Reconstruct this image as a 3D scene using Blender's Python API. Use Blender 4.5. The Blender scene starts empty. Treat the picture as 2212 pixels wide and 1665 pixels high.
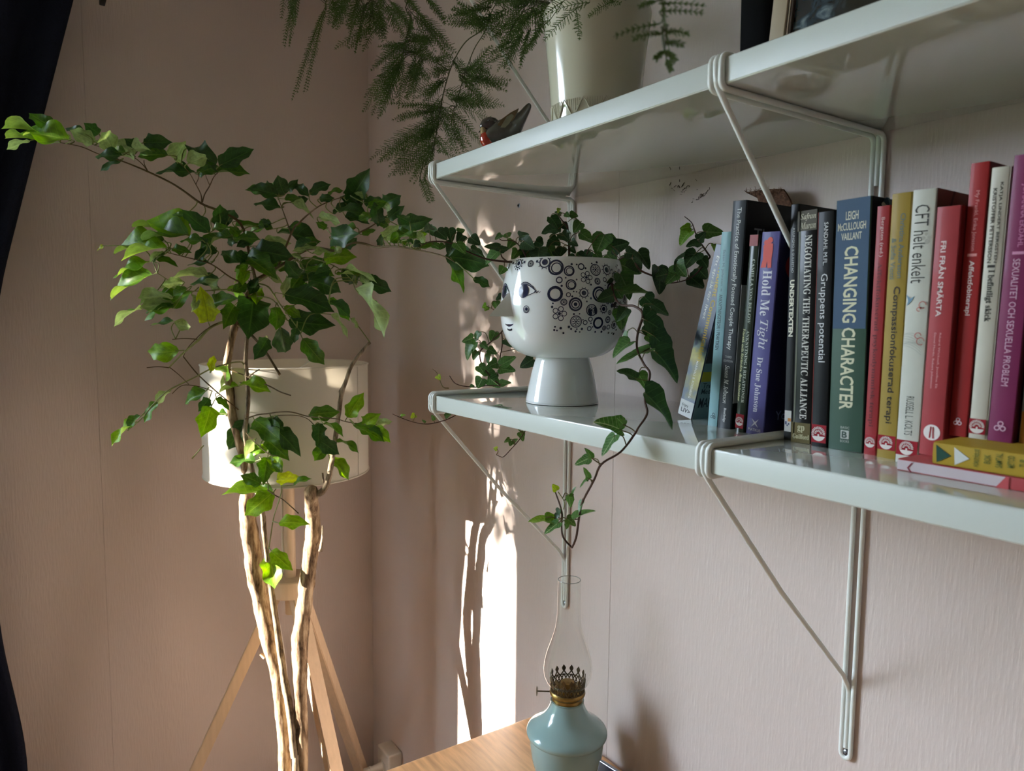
import bpy, bmesh, math, random
from mathutils import Vector, Matrix, noise
V = Vector
sc = bpy.context.scene
COL = sc.collection
rnd = random.Random(7)

# ------------------------------------------------------------------ camera
# metres; x runs along the shelf wall away from the corner, y = 0 is the shelf wall,
# x = 0 the left wall, z = 0 the top of the lower shelf
CAM = V((2.06370, -0.87860, 0.12950))
RX = V((0.5623, 0.8269, 0.0096)); RY = V((0.0804, -0.0431, -0.9958)); RZ = V((-0.8230, 0.5607, -0.0907))
FPX = 1548.51
cam_d = bpy.data.cameras.new('camera'); cam = bpy.data.objects.new('camera', cam_d); COL.objects.link(cam)
m = Matrix((RX, -RY, -RZ)).transposed().to_4x4(); m.translation = CAM
cam.matrix_world = m
cam_d.sensor_width = 36.0; cam_d.lens = FPX/2212*36
cam_d.clip_start = 0.02
cam_d.dof.use_dof = True; cam_d.dof.focus_distance = 1.08; cam_d.dof.aperture_fstop = 8.0
sc.camera = cam

# ------------------------------------------------------------------ world, sun, exposure
SUN_K, SUN_EL = 0.38, 11.5
w = bpy.data.worlds.new('world'); sc.world = w; w.use_nodes = True
bg = w.node_tree.nodes['Background']
bg.inputs['Color'].default_value = (0.70, 0.83, 1.0, 1); bg.inputs['Strength'].default_value = 24.0
sd = bpy.data.lights.new('sun', 'SUN'); sd.energy = 42; sd.angle = 0.0093; sd.color = (1.0, 0.91, 0.79)
sun = bpy.data.objects.new('sun', sd); COL.objects.link(sun)
hd = V((SUN_K, 1, 0)).normalized(); sdir = V((hd.x, hd.y, -math.tan(math.radians(SUN_EL))))
sun.location = (-1, -3, 2); sun.rotation_euler = sdir.to_track_quat('-Z', 'Y').to_euler()
WY0, WY1, WZ0, WZ1 = -2.53, -1.22, -1.36, 0.92          # window opening in the left wall
pd = bpy.data.lights.new('window_portal', 'AREA'); pd.shape = 'RECTANGLE'; pd.size = WY1-WY0; pd.size_y = WZ1-WZ0
pd.cycles.is_portal = True
po = bpy.data.objects.new('window_portal', pd); COL.objects.link(po)
po.location = (-0.13, (WY0+WY1)/2, (WZ0+WZ1)/2); po.rotation_euler = V((1, 0, 0)).to_track_quat('-Z', 'Z').to_euler()
sc.view_settings.view_transform = 'Standard'; sc.view_settings.look = 'None'
sc.view_settings.gamma = 1.0; sc.view_settings.use_curve_mapping = False
sc.view_settings.exposure = 0.62
sc.cycles.use_denoising = True; sc.cycles.max_bounces = 10; sc.cycles.diffuse_bounces = 6
sc.cycles.transparent_max_bounces = 16; sc.cycles.sample_clamp_indirect = 6.0

# ------------------------------------------------------------------ helpers
def ray(px, py): return (RX*((px-1106)/FPX) + RY*((py-832.5)/FPX) + RZ)
def at(px, py, d): return CAM + ray(px, py)*d
def on(px, py, axis, val):
    r = ray(px, py); i = 'xyz'.index(axis); return CAM + r*((val-CAM[i])/r[i])

def lin(c):
    return tuple(((v/12.92) if v <= .04045 else ((v+.055)/1.055)**2.4) for v in c)
def rgb(r, g, b): return lin((r/255, g/255, b/255)) + (1.0,)

class NT:
    def __init__(s, mt): s.t = mt.node_tree; s.n = s.t.nodes; s.l = s.t.links
    def node(s, ty, **k):
        n = s.n.new(ty)
        for a, v in k.items(): setattr(n, a, v)
        return n
    def link(s, a, b): s.l.new(a, b)

def mat(name, col, rough=.5, spec=.5, metal=0, coat=0, var=0, vscale=40, stretch=(1, 1, 1), bump=0, bscale=200, trans=0, sub=0):
    mt = bpy.data.materials.new(name); mt.use_nodes = True
    T = NT(mt); b = T.n['Principled BSDF']
    b.inputs['Base Color'].default_value = col; b.inputs['Roughness'].default_value = rough
    b.inputs['Specular IOR Level'].default_value = spec; b.inputs['Metallic'].default_value = metal
    b.inputs['Coat Weight'].default_value = coat; b.inputs['Coat Roughness'].default_value = .008 if coat >= .8 else .04
    if var or bump:
        tc = T.node('ShaderNodeTexCoord'); mp = T.node('ShaderNodeMapping'); mp.inputs['Scale'].default_value = stretch
        T.link(tc.outputs['Object'], mp.inputs['Vector'])
    if var:
        nz = T.node('ShaderNodeTexNoise'); nz.inputs['Scale'].default_value = vscale; nz.inputs['Detail'].default_value = 5
        T.link(mp.outputs['Vector'], nz.inputs['Vector'])
        rp = T.node('ShaderNodeValToRGB'); rp.color_ramp.elements[0].position = .3; rp.color_ramp.elements[1].position = .7
        rp.color_ramp.elements[0].color = tuple(c*(1-var) for c in col[:3])+(1,)
        rp.color_ramp.elements[1].color = tuple(min(1, c*(1+var)) for c in col[:3])+(1,)
        T.link(nz.outputs['Fac'], rp.inputs['Fac']); T.link(rp.outputs['Color'], b.inputs['Base Color'])
    if bump:
        n2 = T.node('ShaderNodeTexNoise'); n2.inputs['Scale'].default_value = bscale; n2.inputs['Detail'].default_value = 3
        T.link(mp.outputs['Vector'], n2.inputs['Vector'])
        bp = T.node('ShaderNodeBump'); bp.inputs['Strength'].default_value = bump; bp.inputs['Distance'].default_value = .001
        T.link(n2.outputs['Fac'], bp.inputs['Height']); T.link(bp.outputs['Normal'], b.inputs['Normal'])
    if trans:
        tr = T.node('ShaderNodeBsdfTranslucent'); tr.inputs['Color'].default_value = col
        mx = T.node('ShaderNodeMixShader'); mx.inputs[0].default_value = trans
        T.link(b.outputs[0], mx.inputs[1]); T.link(tr.outputs[0], mx.inputs[2])
        T.link(mx.outputs[0], T.n['Material Output'].inputs['Surface'])
    return mt

def leaf_mat(name, front, back, vein, trans=.35, rough=.40):
    """two-sided leaf: darker glossy face, paler back, midrib and side veins from the UV"""
    mt = bpy.data.materials.new(name); mt.use_nodes = True
    T = NT(mt); b = T.n['Principled BSDF']; b.inputs['Roughness'].default_value = rough
    b.inputs['Specular IOR Level'].default_value = .35
    uv = T.node('ShaderNodeUVMap'); sp = T.node('ShaderNodeSeparateXYZ'); T.link(uv.outputs[0], sp.inputs[0])
    def mth(op, a, bb=None):
        n = T.node('ShaderNodeMath', operation=op)
        for i, v in enumerate((a, bb)):
            if v is None: continue
            if isinstance(v, (int, float)): n.inputs[i].default_value = v
            else: T.link(v, n.inputs[i])
        return n.outputs[0]
    u = mth('ABSOLUTE', mth('SUBTRACT', sp.outputs[0], .5))
    mid = mth('LESS_THAN', u, .022)
    f = mth('FRACT', mth('SUBTRACT', mth('MULTIPLY', sp.outputs[1], 6.5), mth('MULTIPLY', u, 3.2)))
    side = mth('MULTIPLY', mth('LESS_THAN', f, .09), .55)
    vm = mth('MAXIMUM', mid, side)
    geo = T.node('ShaderNodeNewGeometry')
    mx = T.node('ShaderNodeMixRGB'); mx.inputs[1].default_value = front; mx.inputs[2].default_value = back
    T.link(geo.outputs['Backfacing'], mx.inputs[0])
    nz = T.node('ShaderNodeTexNoise'); nz.inputs['Scale'].default_value = 6; nz.inputs['Detail'].default_value = 4
    T.link(uv.outputs[0], nz.inputs['Vector'])
    hs = T.node('ShaderNodeHueSaturation'); T.link(mx.outputs[0], hs.inputs['Color'])
    mr = T.node('ShaderNodeMapRange'); mr.inputs['To Min'].default_value = .7; mr.inputs['To Max'].default_value = 1.3
    mr.inputs['From Min'].default_value = .3; mr.inputs['From Max'].default_value = .7
    T.link(nz.outputs['Fac'], mr.inputs['Value']); T.link(mr.outputs[0], hs.inputs['Value'])
    m2 = T.node('ShaderNodeMixRGB'); m2.inputs[2].default_value = vein
    T.link(mth('MULTIPLY', vm, .55), m2.inputs[0]); T.link(hs.outputs[0], m2.inputs[1])
    T.link(m2.outputs[0], b.inputs['Base Color'])
    bp = T.node('ShaderNodeBump'); bp.inputs['Strength'].default_value = .5; bp.inputs['Distance'].default_value = .001
    bp.invert = True
    T.link(vm, bp.inputs['Height']); T.link(bp.outputs[0], b.inputs['Normal'])
    tr = T.node('ShaderNodeBsdfTranslucent')
    hs2 = T.node('ShaderNodeHueSaturation'); hs2.inputs['Saturation'].default_value = 1.15; hs2.inputs['Value'].default_value = 1.5
    hs2.inputs['Hue'].default_value = .48
    T.link(m2.outputs[0], hs2.inputs['Color']); T.link(hs2.outputs[0], tr.inputs['Color'])
    ms = T.node('ShaderNodeMixShader'); ms.inputs[0].default_value = trans
    T.link(b.outputs[0], ms.inputs[1]); T.link(tr.outputs[0], ms.inputs[2])
    T.link(ms.outputs[0], T.n['Material Output'].inputs['Surface'])
    return mt

def smooth(me, on_=True, ang=40):
    for p in me.polygons: p.use_smooth = on_
    if on_:
        try: me.set_sharp_from_angle(angle=math.radians(ang))
        except Exception: pass

def obj(name, bm, mt, parent=None, origin=None, sm=True, ang=40):
    """bm (bmesh or mesh) -> ONE object. Geometry is in world metres unless the parent is turned."""
    if isinstance(bm, bmesh.types.BMesh):
        me = bpy.data.meshes.new(name); bm.normal_update(); bm.to_mesh(me); bm.free()
    else: me = bm
    if origin is not None: me.transform(Matrix.Translation(-V(origin)))
    smooth(me, sm, ang)
    for mm in (mt if isinstance(mt, (list, tuple)) else [mt]): me.materials.append(mm)
    o = bpy.data.objects.new(name, me); COL.objects.link(o)
    if origin is not None: o.location = origin
    if parent is not None:
        o.parent = parent
        if not parent.get('_local'):
            o.matrix_parent_inverse = Matrix.Translation(-V(pos_of(parent)))
    return o
POS = {}
def pos_of(o):
    p = V(o.location); q = o
    while q.parent is not None and not q.parent.get('_local'):
        # children carry a translation-only inverse, so world position is their own location
        q = q.parent
    return p
def thing(name, label, cat, loc=(0, 0, 0), rot=None, group=None, local=False):
    o = bpy.data.objects.new(name, None); COL.objects.link(o); o.location = loc; o.empty_display_size = .05
    if rot is not None: o.rotation_euler = rot
    o['label'] = label; o['category'] = cat
    if group: o['group'] = group
    if local: o['_local'] = 1
    return o
def tag(o, label, cat, group=None):
    o['label'] = label; o['category'] = cat
    if group: o['group'] = group
    return o
def struct(o): o['kind'] = 'structure'; return o

def box(bm, lo, hi, bev=0, seg=2):
    lo, hi = V(lo), V(hi)
    r = bmesh.ops.create_cube(bm, size=1)
    vs = r['verts']
    for v in vs: v.co = V(((lo[i]+hi[i])/2 + v.co[i]*(hi[i]-lo[i])) for i in range(3))
    if bev:
        es = list({e for v in vs for e in v.link_edges})
        bmesh.ops.bevel(bm, geom=es, offset=bev, segments=seg, affect='EDGES', profile=.6)
def nb(): return bmesh.new()
def bxo(name, lo, hi, mt, parent=None, bev=0, seg=2, origin=None, sm=True):
    b = nb(); box(b, lo, hi, bev, seg); return obj(name, b, mt, parent, origin, sm)

def spline(pts, rad, sub=5):
    P = [V(p) for p in pts]; R = list(rad) if isinstance(rad, (list, tuple)) else [rad]*len(P)
    if len(P) < 3 or sub <= 1: return P, R
    out, ro = [], []
    for i in range(len(P)-1):
        a, b, c, d = P[max(i-1, 0)], P[i], P[i+1], P[min(i+2, len(P)-1)]
        for k in range(sub):
            t = k/sub
            out.append(.5*((2*b)+(c-a)*t+(2*a-5*b+4*c-d)*t*t+(3*b-a-3*c+d)*t**3)); ro.append(R[i]*(1-t)+R[i+1]*t)
    out.append(P[-1]); ro.append(R[-1]); return out, ro
def tube(bm, pts, rad, seg=8, sub=5, cap=True, bark=0, bfreq=40, uvn=None):
    P, R = spline(pts, rad, sub)
    n = None; rings = []
    for i, p in enumerate(P):
        t = (P[min(i+1, len(P)-1)]-P[max(i-1, 0)])
        if t.length < 1e-9: t = V((0, 0, 1))
        t.normalize()
        if n is None:
            n = t.orthogonal().normalized()
        n = (n-t*n.dot(t)).normalized(); b = t.cross(n); ring = []
        for k in range(seg):
            a = 2*math.pi*k/seg; dv = n*math.cos(a)+b*math.sin(a); r = R[i]
            if bark: r *= 1+bark*noise.noise(V((p.x*bfreq+dv.x*1.7, p.y*bfreq+dv.y*1.7, p.z*bfreq*.45+dv.z)))+bark*.6*noise.noise(V((dv.x*6, dv.y*6, p.z*bfreq*1.3)))
            ring.append(bm.verts.new(p+dv*r))
        rings.append(ring)
    for a, b in zip(rings, rings[1:]):
        for k in range(seg): bm.faces.new((a[k], a[(k+1) % seg], b[(k+1) % seg], b[k]))
    if cap:
        bm.faces.new(rings[0][::-1]); bm.faces.new(rings[-1])
def lathe(bm, prof, c, seg=48, axis=None, cap0=False, cap1=False):
    c = V(c); rings = []
    q = Matrix.Identity(3) if axis is None else V(axis).to_track_quat('Z', 'Y').to_matrix()
    for r, z in prof:
        rings.append([bm.verts.new(c+q@V((r*math.cos(2*math.pi*k/seg), r*math.sin(2*math.pi*k/seg), z))) for k in range(seg)])
    for a, b in zip(rings, rings[1:]):
        for k in range(seg): bm.faces.new((a[k], a[(k+1) % seg], b[(k+1) % seg], b[k]))
    if cap0: bm.faces.new(rings[0][::-1])
    if cap1: bm.faces.new(rings[-1])
def smooth_prof(pr, sub=4):
    P, _ = spline([V((a, b, 0)) for a, b in pr], 0, sub); return [(max(p.x, .0003), p.y) for p in P]

# ------------------------------------------------------------------ materials
M = {}
M['wall'] = mat('wall_paint', rgb(206, 192, 185), .62, .35, var=.03, vscale=3, stretch=(1, 1, .25), bump=.85, bscale=260)
for n in M['wall'].node_tree.nodes:
    if n.type == 'MAPPING': n.inputs['Scale'].default_value = (1, 1, .12)
M['ceil'] = mat('ceiling_paint', rgb(205, 200, 192), .8, .2, bump=.1)
M['floor'] = mat('floor_wood', rgb(92, 66, 46), .45, .4, var=.25, vscale=8, stretch=(1, 12, 1))
M['shelf'] = mat('shelf_lacquer', rgb(198, 202, 195), .05, .5, coat=1.0, var=.015, vscale=5)
M['lip'] = mat('shelf_edge_satin', rgb(192, 197, 190), .42, .35, bump=.03, bscale=40)
M['wire'] = mat('wire_enamel', rgb(228, 232, 228), .34, .5)
M['steel'] = mat('steel', rgb(150, 155, 165), .3, .5, metal=1, var=.2)
M['navy'] = mat('navy_cloth', rgb(27, 31, 45), .9, .1, var=.2, vscale=300, bump=.4, bscale=900)
M['black'] = mat('black_metal', rgb(18, 19, 24), .5, .4, bump=.05)
M['pine'] = mat('pine_table', rgb(206, 160, 114), .42, .4, var=.24, vscale=11, stretch=(1, 9, 9), bump=.15, bscale=60)
M['ash'] = mat('ash_wood', rgb(202, 178, 150), .5, .35, var=.06, vscale=14, stretch=(9, 9, 1), bump=.08, bscale=90)
M['shade'] = mat('shade_fabric', rgb(236, 232, 222), .85, .15, bump=.12, bscale=900, trans=.3)
M['white_plastic'] = mat('white_plastic', rgb(214, 208, 198), .4, .45, bump=.02)
M['dark'] = mat('dark_hole', rgb(28, 26, 26), .7, .2, bump=.05)
M['porcelain'] = mat('porcelain', rgb(238, 241, 240), .08, .55, coat=.5, bump=.01, bscale=20)
M['cream'] = mat('cream_glaze', rgb(206, 202, 180), .12, .5, coat=.4, bump=.01, bscale=20)
M['cobalt'] = mat('navy_glaze', rgb(30, 36, 66), .12, .5, coat=.4, var=.1, vscale=200)
M['soil'] = mat('soil', rgb(46, 34, 26), .95, .1, var=.4, vscale=120, bump=.8, bscale=300)
M['terracotta'] = mat('clay', rgb(150, 96, 70), .8, .2, var=.1, bump=.2)
M['teal_glaze'] = mat('blue_green_glaze', rgb(138, 165, 163), .16, .5, coat=.35, var=.05, vscale=14, bump=.03, bscale=60)
M['brass'] = mat('aged_brass', rgb(150, 122, 70), .35, .5, metal=1, var=.35, vscale=90, bump=.2, bscale=300)
M['dbrass'] = mat('dark_brass', rgb(92, 78, 56), .45, .5, metal=1, var=.3, vscale=120)
M['paper'] = mat('paper_edges', rgb(222, 212, 192), .85, .15, var=.06, vscale=60, stretch=(40, 1, 1))

def glass_mat():
    mt = bpy.data.materials.new('thin_glass'); mt.use_nodes = True; T = NT(mt); T.n.remove(T.n['Principled BSDF'])
    tr = T.node('ShaderNodeBsdfTransparent'); tr.inputs[0].default_value = (.955, .96, .95, 1)
    gl = T.node('ShaderNodeBsdfGlossy'); gl.inputs['Roughness'].default_value = .02
    lw = T.node('ShaderNodeLayerWeight'); lw.inputs[0].default_value = .5
    pw = T.node('ShaderNodeMath', operation='POWER'); pw.inputs[1].default_value = 3.6; T.link(lw.outputs['Facing'], pw.inputs[0])
    ma = T.node('ShaderNodeMath', operation='MULTIPLY_ADD'); ma.inputs[1].default_value = .9; ma.inputs[2].default_value = .03; T.link(pw.outputs[0], ma.inputs[0])
    mx = T.node('ShaderNodeMixShader')
    T.link(ma.outputs[0], mx.inputs[0]); T.link(tr.outputs[0], mx.inputs[1]); T.link(gl.outputs[0], mx.inputs[2])
    T.link(mx.outputs[0], T.n['Material Output'].inputs['Surface']); return mt
M['glass'] = glass_mat()

def bark_mat(name, c0, c1, c2, sc_=26):
    mt = bpy.data.materials.new(name); mt.use_nodes = True; T = NT(mt); b = T.n['Principled BSDF']
    b.inputs['Roughness'].default_value = .9; b.inputs['Specular IOR Level'].default_value = .15
    tc = T.node('ShaderNodeTexCoord'); mp = T.node('ShaderNodeMapping'); mp.inputs['Scale'].default_value = (3, 3, .55)
    T.link(tc.outputs['Object'], mp.inputs['Vector'])
    nz = T.node('ShaderNodeTexNoise'); nz.inputs['Scale'].default_value = sc_; nz.inputs['Detail'].default_value = 8; nz.inputs['Roughness'].default_value = .7
    T.link(mp.outputs[0], nz.inputs['Vector'])
    rp = T.node('ShaderNodeValToRGB'); e = rp.color_ramp.elements; e[0].position = .36; e[0].color = c0; e[1].position = .62; e[1].color = c2
    k = e.new(.48); k.color = c1
    T.link(nz.outputs['Fac'], rp.inputs['Fac']); T.link(rp.outputs[0], b.inputs['Base Color'])
    bp = T.node('ShaderNodeBump'); bp.inputs['Strength'].default_value = .55; bp.inputs['Distance'].default_value = .0022
    T.link(nz.outputs['Fac'], bp.inputs['Height']); T.link(bp.outputs[0], b.inputs['Normal']); return mt
M['bark'] = bark_mat('tree_bark', rgb(66, 51, 39), rgb(134, 112, 88), rgb(182, 162, 134))
M['bark2'] = bark_mat('grey_bark', rgb(64, 54, 44), rgb(118, 104, 86), rgb(166, 152, 130), 40)
M['twig'] = mat('brown_twig', rgb(92, 76, 50), .7, .2, var=.3, vscale=60)
M['green_twig'] = mat('green_twig', rgb(132, 138, 84), .6, .3, var=.25, vscale=60)
M['petiole'] = mat('leaf_stalk', rgb(112, 122, 62), .6, .3, var=.3, vscale=80)
M['ivy_stem'] = mat('ivy_stem', rgb(74, 50, 40), .65, .3, var=.3, vscale=90, bump=.3)
M['ivy_petiole'] = mat('ivy_leaf_stalk', rgb(100, 88, 56), .6, .3, var=.3, vscale=90)
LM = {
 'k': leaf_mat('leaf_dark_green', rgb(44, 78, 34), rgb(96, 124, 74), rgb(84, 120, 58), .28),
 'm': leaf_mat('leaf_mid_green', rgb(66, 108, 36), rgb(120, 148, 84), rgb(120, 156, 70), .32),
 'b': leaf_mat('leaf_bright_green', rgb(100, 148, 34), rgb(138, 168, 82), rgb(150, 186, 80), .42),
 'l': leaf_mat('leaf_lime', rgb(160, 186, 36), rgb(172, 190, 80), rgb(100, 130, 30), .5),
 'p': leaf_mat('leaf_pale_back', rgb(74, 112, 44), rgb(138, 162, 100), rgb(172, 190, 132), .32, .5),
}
IM = {
 'k': leaf_mat('ivy_dark_green', rgb(40, 66, 34), rgb(92, 112, 72), rgb(92, 122, 78), .22),
 'm': leaf_mat('ivy_mid_green', rgb(66, 102, 48), rgb(112, 134, 82), rgb(134, 160, 108), .28),
 'b': leaf_mat('ivy_bright_green', rgb(98, 140, 52), rgb(132, 158, 86), rgb(160, 186, 116), .35),
 'l': leaf_mat('ivy_lime', rgb(140, 168, 60), rgb(156, 178, 90), rgb(172, 192, 110), .4),
 'v': leaf_mat('ivy_variegated', rgb(60, 100, 48), rgb(120, 144, 96), rgb(190, 208, 160), .3),
}
M['fern'] = mat('fern_green', rgb(78, 104, 46), .6, .3, var=.35, vscale=30, trans=.3)
M['fern_stem'] = mat('fern_stem', rgb(70, 74, 42), .6, .3, var=.2, vscale=40)

# ------------------------------------------------------------------ the room
FZ, CZ = -1.43, 1.05
def panelled(name, slab, panels):
    s = struct(obj(name, slab, M['wall'], None, None, False))
    for lo, hi in panels: bxo('wall_panel', lo, hi, M['wall'], s, .0003, 1, sm=False)
    return s
b = nb(); box(b, (-.15, .006, FZ), (5.3, .12, CZ))
SX = 1.1036
wall_right = panelled('wall_right', b, [((0, 0, FZ), (SX-.0003, .006, CZ)), ((SX+.0003, 0, FZ), (2.3, .006, CZ)), ((2.302, 0, FZ), (5.2, .006, CZ))])
b = nb()
for lo, hi in (((-.15, WY1, FZ), (-.006, .006, CZ)), ((-.15, -4.8, FZ), (-.006, WY0, CZ)), ((-.15, WY0, FZ), (-.006, WY1, WZ0)), ((-.15, WY0, WZ1), (-.006, WY1, CZ))): box(b, lo, hi)
wall_left = panelled('wall_left', b, [((-.006, -.73035, FZ), (0, 0, CZ)), ((-.006, WY1, FZ), (0, -.73075, CZ)), ((-.006, WY0, FZ), (0, WY1-.001, WZ0)), ((-.006, WY0, WZ1), (0, WY1-.001, CZ)), ((-.006, -4.8, FZ), (0, WY0-.001, CZ))])
struct(bxo('wall_back', (5.2, -4.8, FZ), (5.3, .006, CZ), M['wall'], sm=False))
struct(bxo('wall_front', (-.15, -4.9, FZ), (5.3, -4.8, CZ), M['wall'], sm=False))
struct(bxo('ceiling', (-.15, -4.9, CZ), (5.3, .12, CZ+.1), M['ceil'], sm=False))
struct(bxo('floor', (-.15, -4.9, FZ-.1), (5.3, .12, FZ), M['floor'], sm=False))
struct(bxo('baseboard_right', (.0, -.014, FZ), (5.2, 0, FZ+.07), M['ceil'], None, .003, 1, sm=False))
struct(bxo('baseboard_left', (0, -4.8, FZ), (.014, -.014, FZ+.07), M['ceil'], None, .003, 1, sm=False))
b = nb()
for lo, hi in (((-.16, WY0, WZ0), (-.04, WY0+.035, WZ1)), ((-.16, WY1-.035, WZ0), (-.04, WY1, WZ1)), ((-.16, WY0, WZ1-.035), (-.04, WY1, WZ1)), ((-.16, WY0, WZ0), (-.04, WY1, WZ0+.035))): box(b, lo, hi, .003, 1)
win = struct(obj('window_1', b, M['ceil'], None, None, False))
bxo('window_sill', (-.05, WY0-.03, WZ0-.025), (.05, WY1-.0, WZ0), M['ceil'], win, .004)
M['outside'] = mat('outdoor_ground', rgb(96, 104, 78), .95, .1, var=.2, vscale=.6)
struct(bxo('floor_outside', (-30, -30, -3.2), (-.6, 30, -3.1), M['outside'], sm=False))

# unseen hedge ring, added to hold back the low sky light
M['hedge'] = mat('hedge_leaves', rgb(58, 72, 40), .95, .1, var=.4, vscale=3)
b = nb(); rows = []
for i in range(61):
    a = math.radians(120+200*i/60); row = []
    for r_, z_ in ((8.2, -3.1), (8.0, .4), (8.3, .85), (8.9, .85), (9.2, .4), (9.2, -3.1)):
        k_ = 1+.03*noise.noise(V((i*.7, z_*2, r_))); row.append(b.verts.new((r_*k_*math.cos(a), -1.5+r_*k_*math.sin(a), z_*(1+.06*noise.noise(V((i*.9, 3, z_))) if z_ > 0 else 1))))
    rows.append(row)
for p_, q_ in zip(rows, rows[1:]):
    for k in range(5): b.faces.new((p_[k], p_[k+1], q_[k+1], q_[k]))
struct(obj('trim_added_hedge', b, M['hedge'], None))
# unseen tree added outside, its crown placed to dapple the sun
rt = random.Random(4); gt = thing('sun_dapple_tree', 'unseen leafy tree added outside the window to dapple the sun', 'tree', (-2.2, -6.3, -3.1))
b = nb(); tube(b, [V((-2.2, -6.3, -3.1)), V((-2.15, -6.3, -1.0)), V((-2.3, -6.2, .8)), V((-2.2, -6.3, 2.2))], [.09, .08, .06, .02], 10, 5, True, .1, 8); obj('trunk', b, M['bark'], gt)
b = nb()
for k in range(3400):
    c = V((-1.55+rt.gauss(0, .46), -5.6+rt.gauss(0, .35), 1.55+rt.uniform(-.66, .80))); wx_ = c.x-SUN_K*c.y; wz_ = c.z+c.y/hd.y*math.tan(math.radians(SUN_EL))
    if .60 < wx_-.12*(wz_+.2) < .64 and -.5 < wz_ < .06: continue      # slot cut through the crown to let a strip of sun in
    u_ = V((rt.gauss(0, 1), rt.gauss(0, 1), rt.gauss(0, 1))).normalized(); v_ = u_.orthogonal().normalized(); L_ = rt.uniform(.04, .065)
    b.faces.new([b.verts.new(c+x) for x in (-u_*L_, v_*L_*.55, u_*L_, -v_*L_*.55)])
o = obj('foliage', b, M['hedge'], gt, None, False); o['kind'] = 'stuff'
# wall marks: scuffs and a screw
M['scuff'] = mat('dark_scuff', rgb(74, 62, 52), .9, .1, var=.2)
b = nb(); r2 = random.Random(3)
for k in range(46):
    px, py = ((r2.gauss(1476, 16), r2.gauss(408, 7)) if k < 24 else (r2.gauss(1512, 9), 0))
    if k >= 24: py = 420+(1522-px)*.55+r2.gauss(0, 2)
    p = on(px, py, 'y', -.0006); q = p+V((r2.uniform(-.004, .006), 0, r2.uniform(-.001, .005)))
    tube(b, [p, (p+q)/2+V((r2.uniform(-.001, .001), 0, 0)), q], r2.uniform(.0002, .0006), 4, 2)
s = obj('scuff_marks', b, M['scuff'], wall_right); s['kind'] = 'stuff'
p = on(1121, 444, 'y', 0)
t = thing('wall_screw', 'small dark screw in a wall plug below the upper shelf, left', 'screw', p)
b = nb(); lathe(b, [(.0002, -.001), (.0028, -.001), (.0034, -.0016), (.0046, -.0012), (.0048, .0)], p, 20, (0, 1, 0)); obj('wall_plug', b, M['steel'], t)
b = nb(); lathe(b, [(.0002, -.0034), (.0020, -.0030), (.0027, -.0016), (.0027, 0)], p, 16, (0, 1, 0)); obj('screw_head', b, M['dark'], t)

# ------------------------------------------------------------------ shelves and brackets
X1, X2, DEP = .975, 1.571, .30
TH = .026; ZU = .3618; WR = .0032; PIT = .0065
def shelf_board(x0, x1, ztop, label):
    b = nb(); box(b, (x0, -DEP, ztop-TH), (x1, -.002, ztop), .0018, 3)
    o = tag(obj('shelf_board', b, M['shelf'], None, (x0, 0, ztop-TH)), label, 'shelf', 'white lacquered wall shelves')
    b = nb(); box(b, (x0+.0004, -DEP-.0007, ztop-TH+.0012), (x1-.0004, -DEP+.0010, ztop-.0012), .0006, 2); obj('front_lip', b, M['lip'], o)
UPZ = ZU+TH
shelf_board(X1+.001, X2+.001, 0, 'white lower shelf board carrying the face planter')
shelf_board(X2+.003, X2+.601, 0, 'white lower shelf board under most of the books')
shelf_board(X1+.001, X2+.001, UPZ, 'white upper shelf board carrying the fern pot and bird')
shelf_board(X2+.003, X2+.601, UPZ, 'white upper shelf board under the black book and picture')
TPZ = 2*UPZ
shelf_board(X1+.001, X2+.001, TPZ, 'white topmost shelf board above the fern, left section')
shelf_board(X2+.003, X2+.601, TPZ, 'white topmost shelf board above the framed picture, right section')
def arc(c, r, a0, a1, n=5):
    return [V((0, c[0]+r*math.cos(math.radians(a0+(a1-a0)*k/n)), c[1]+r*math.sin(math.radians(a0+(a1-a0)*k/n)))) for k in range(n+1)]
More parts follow.
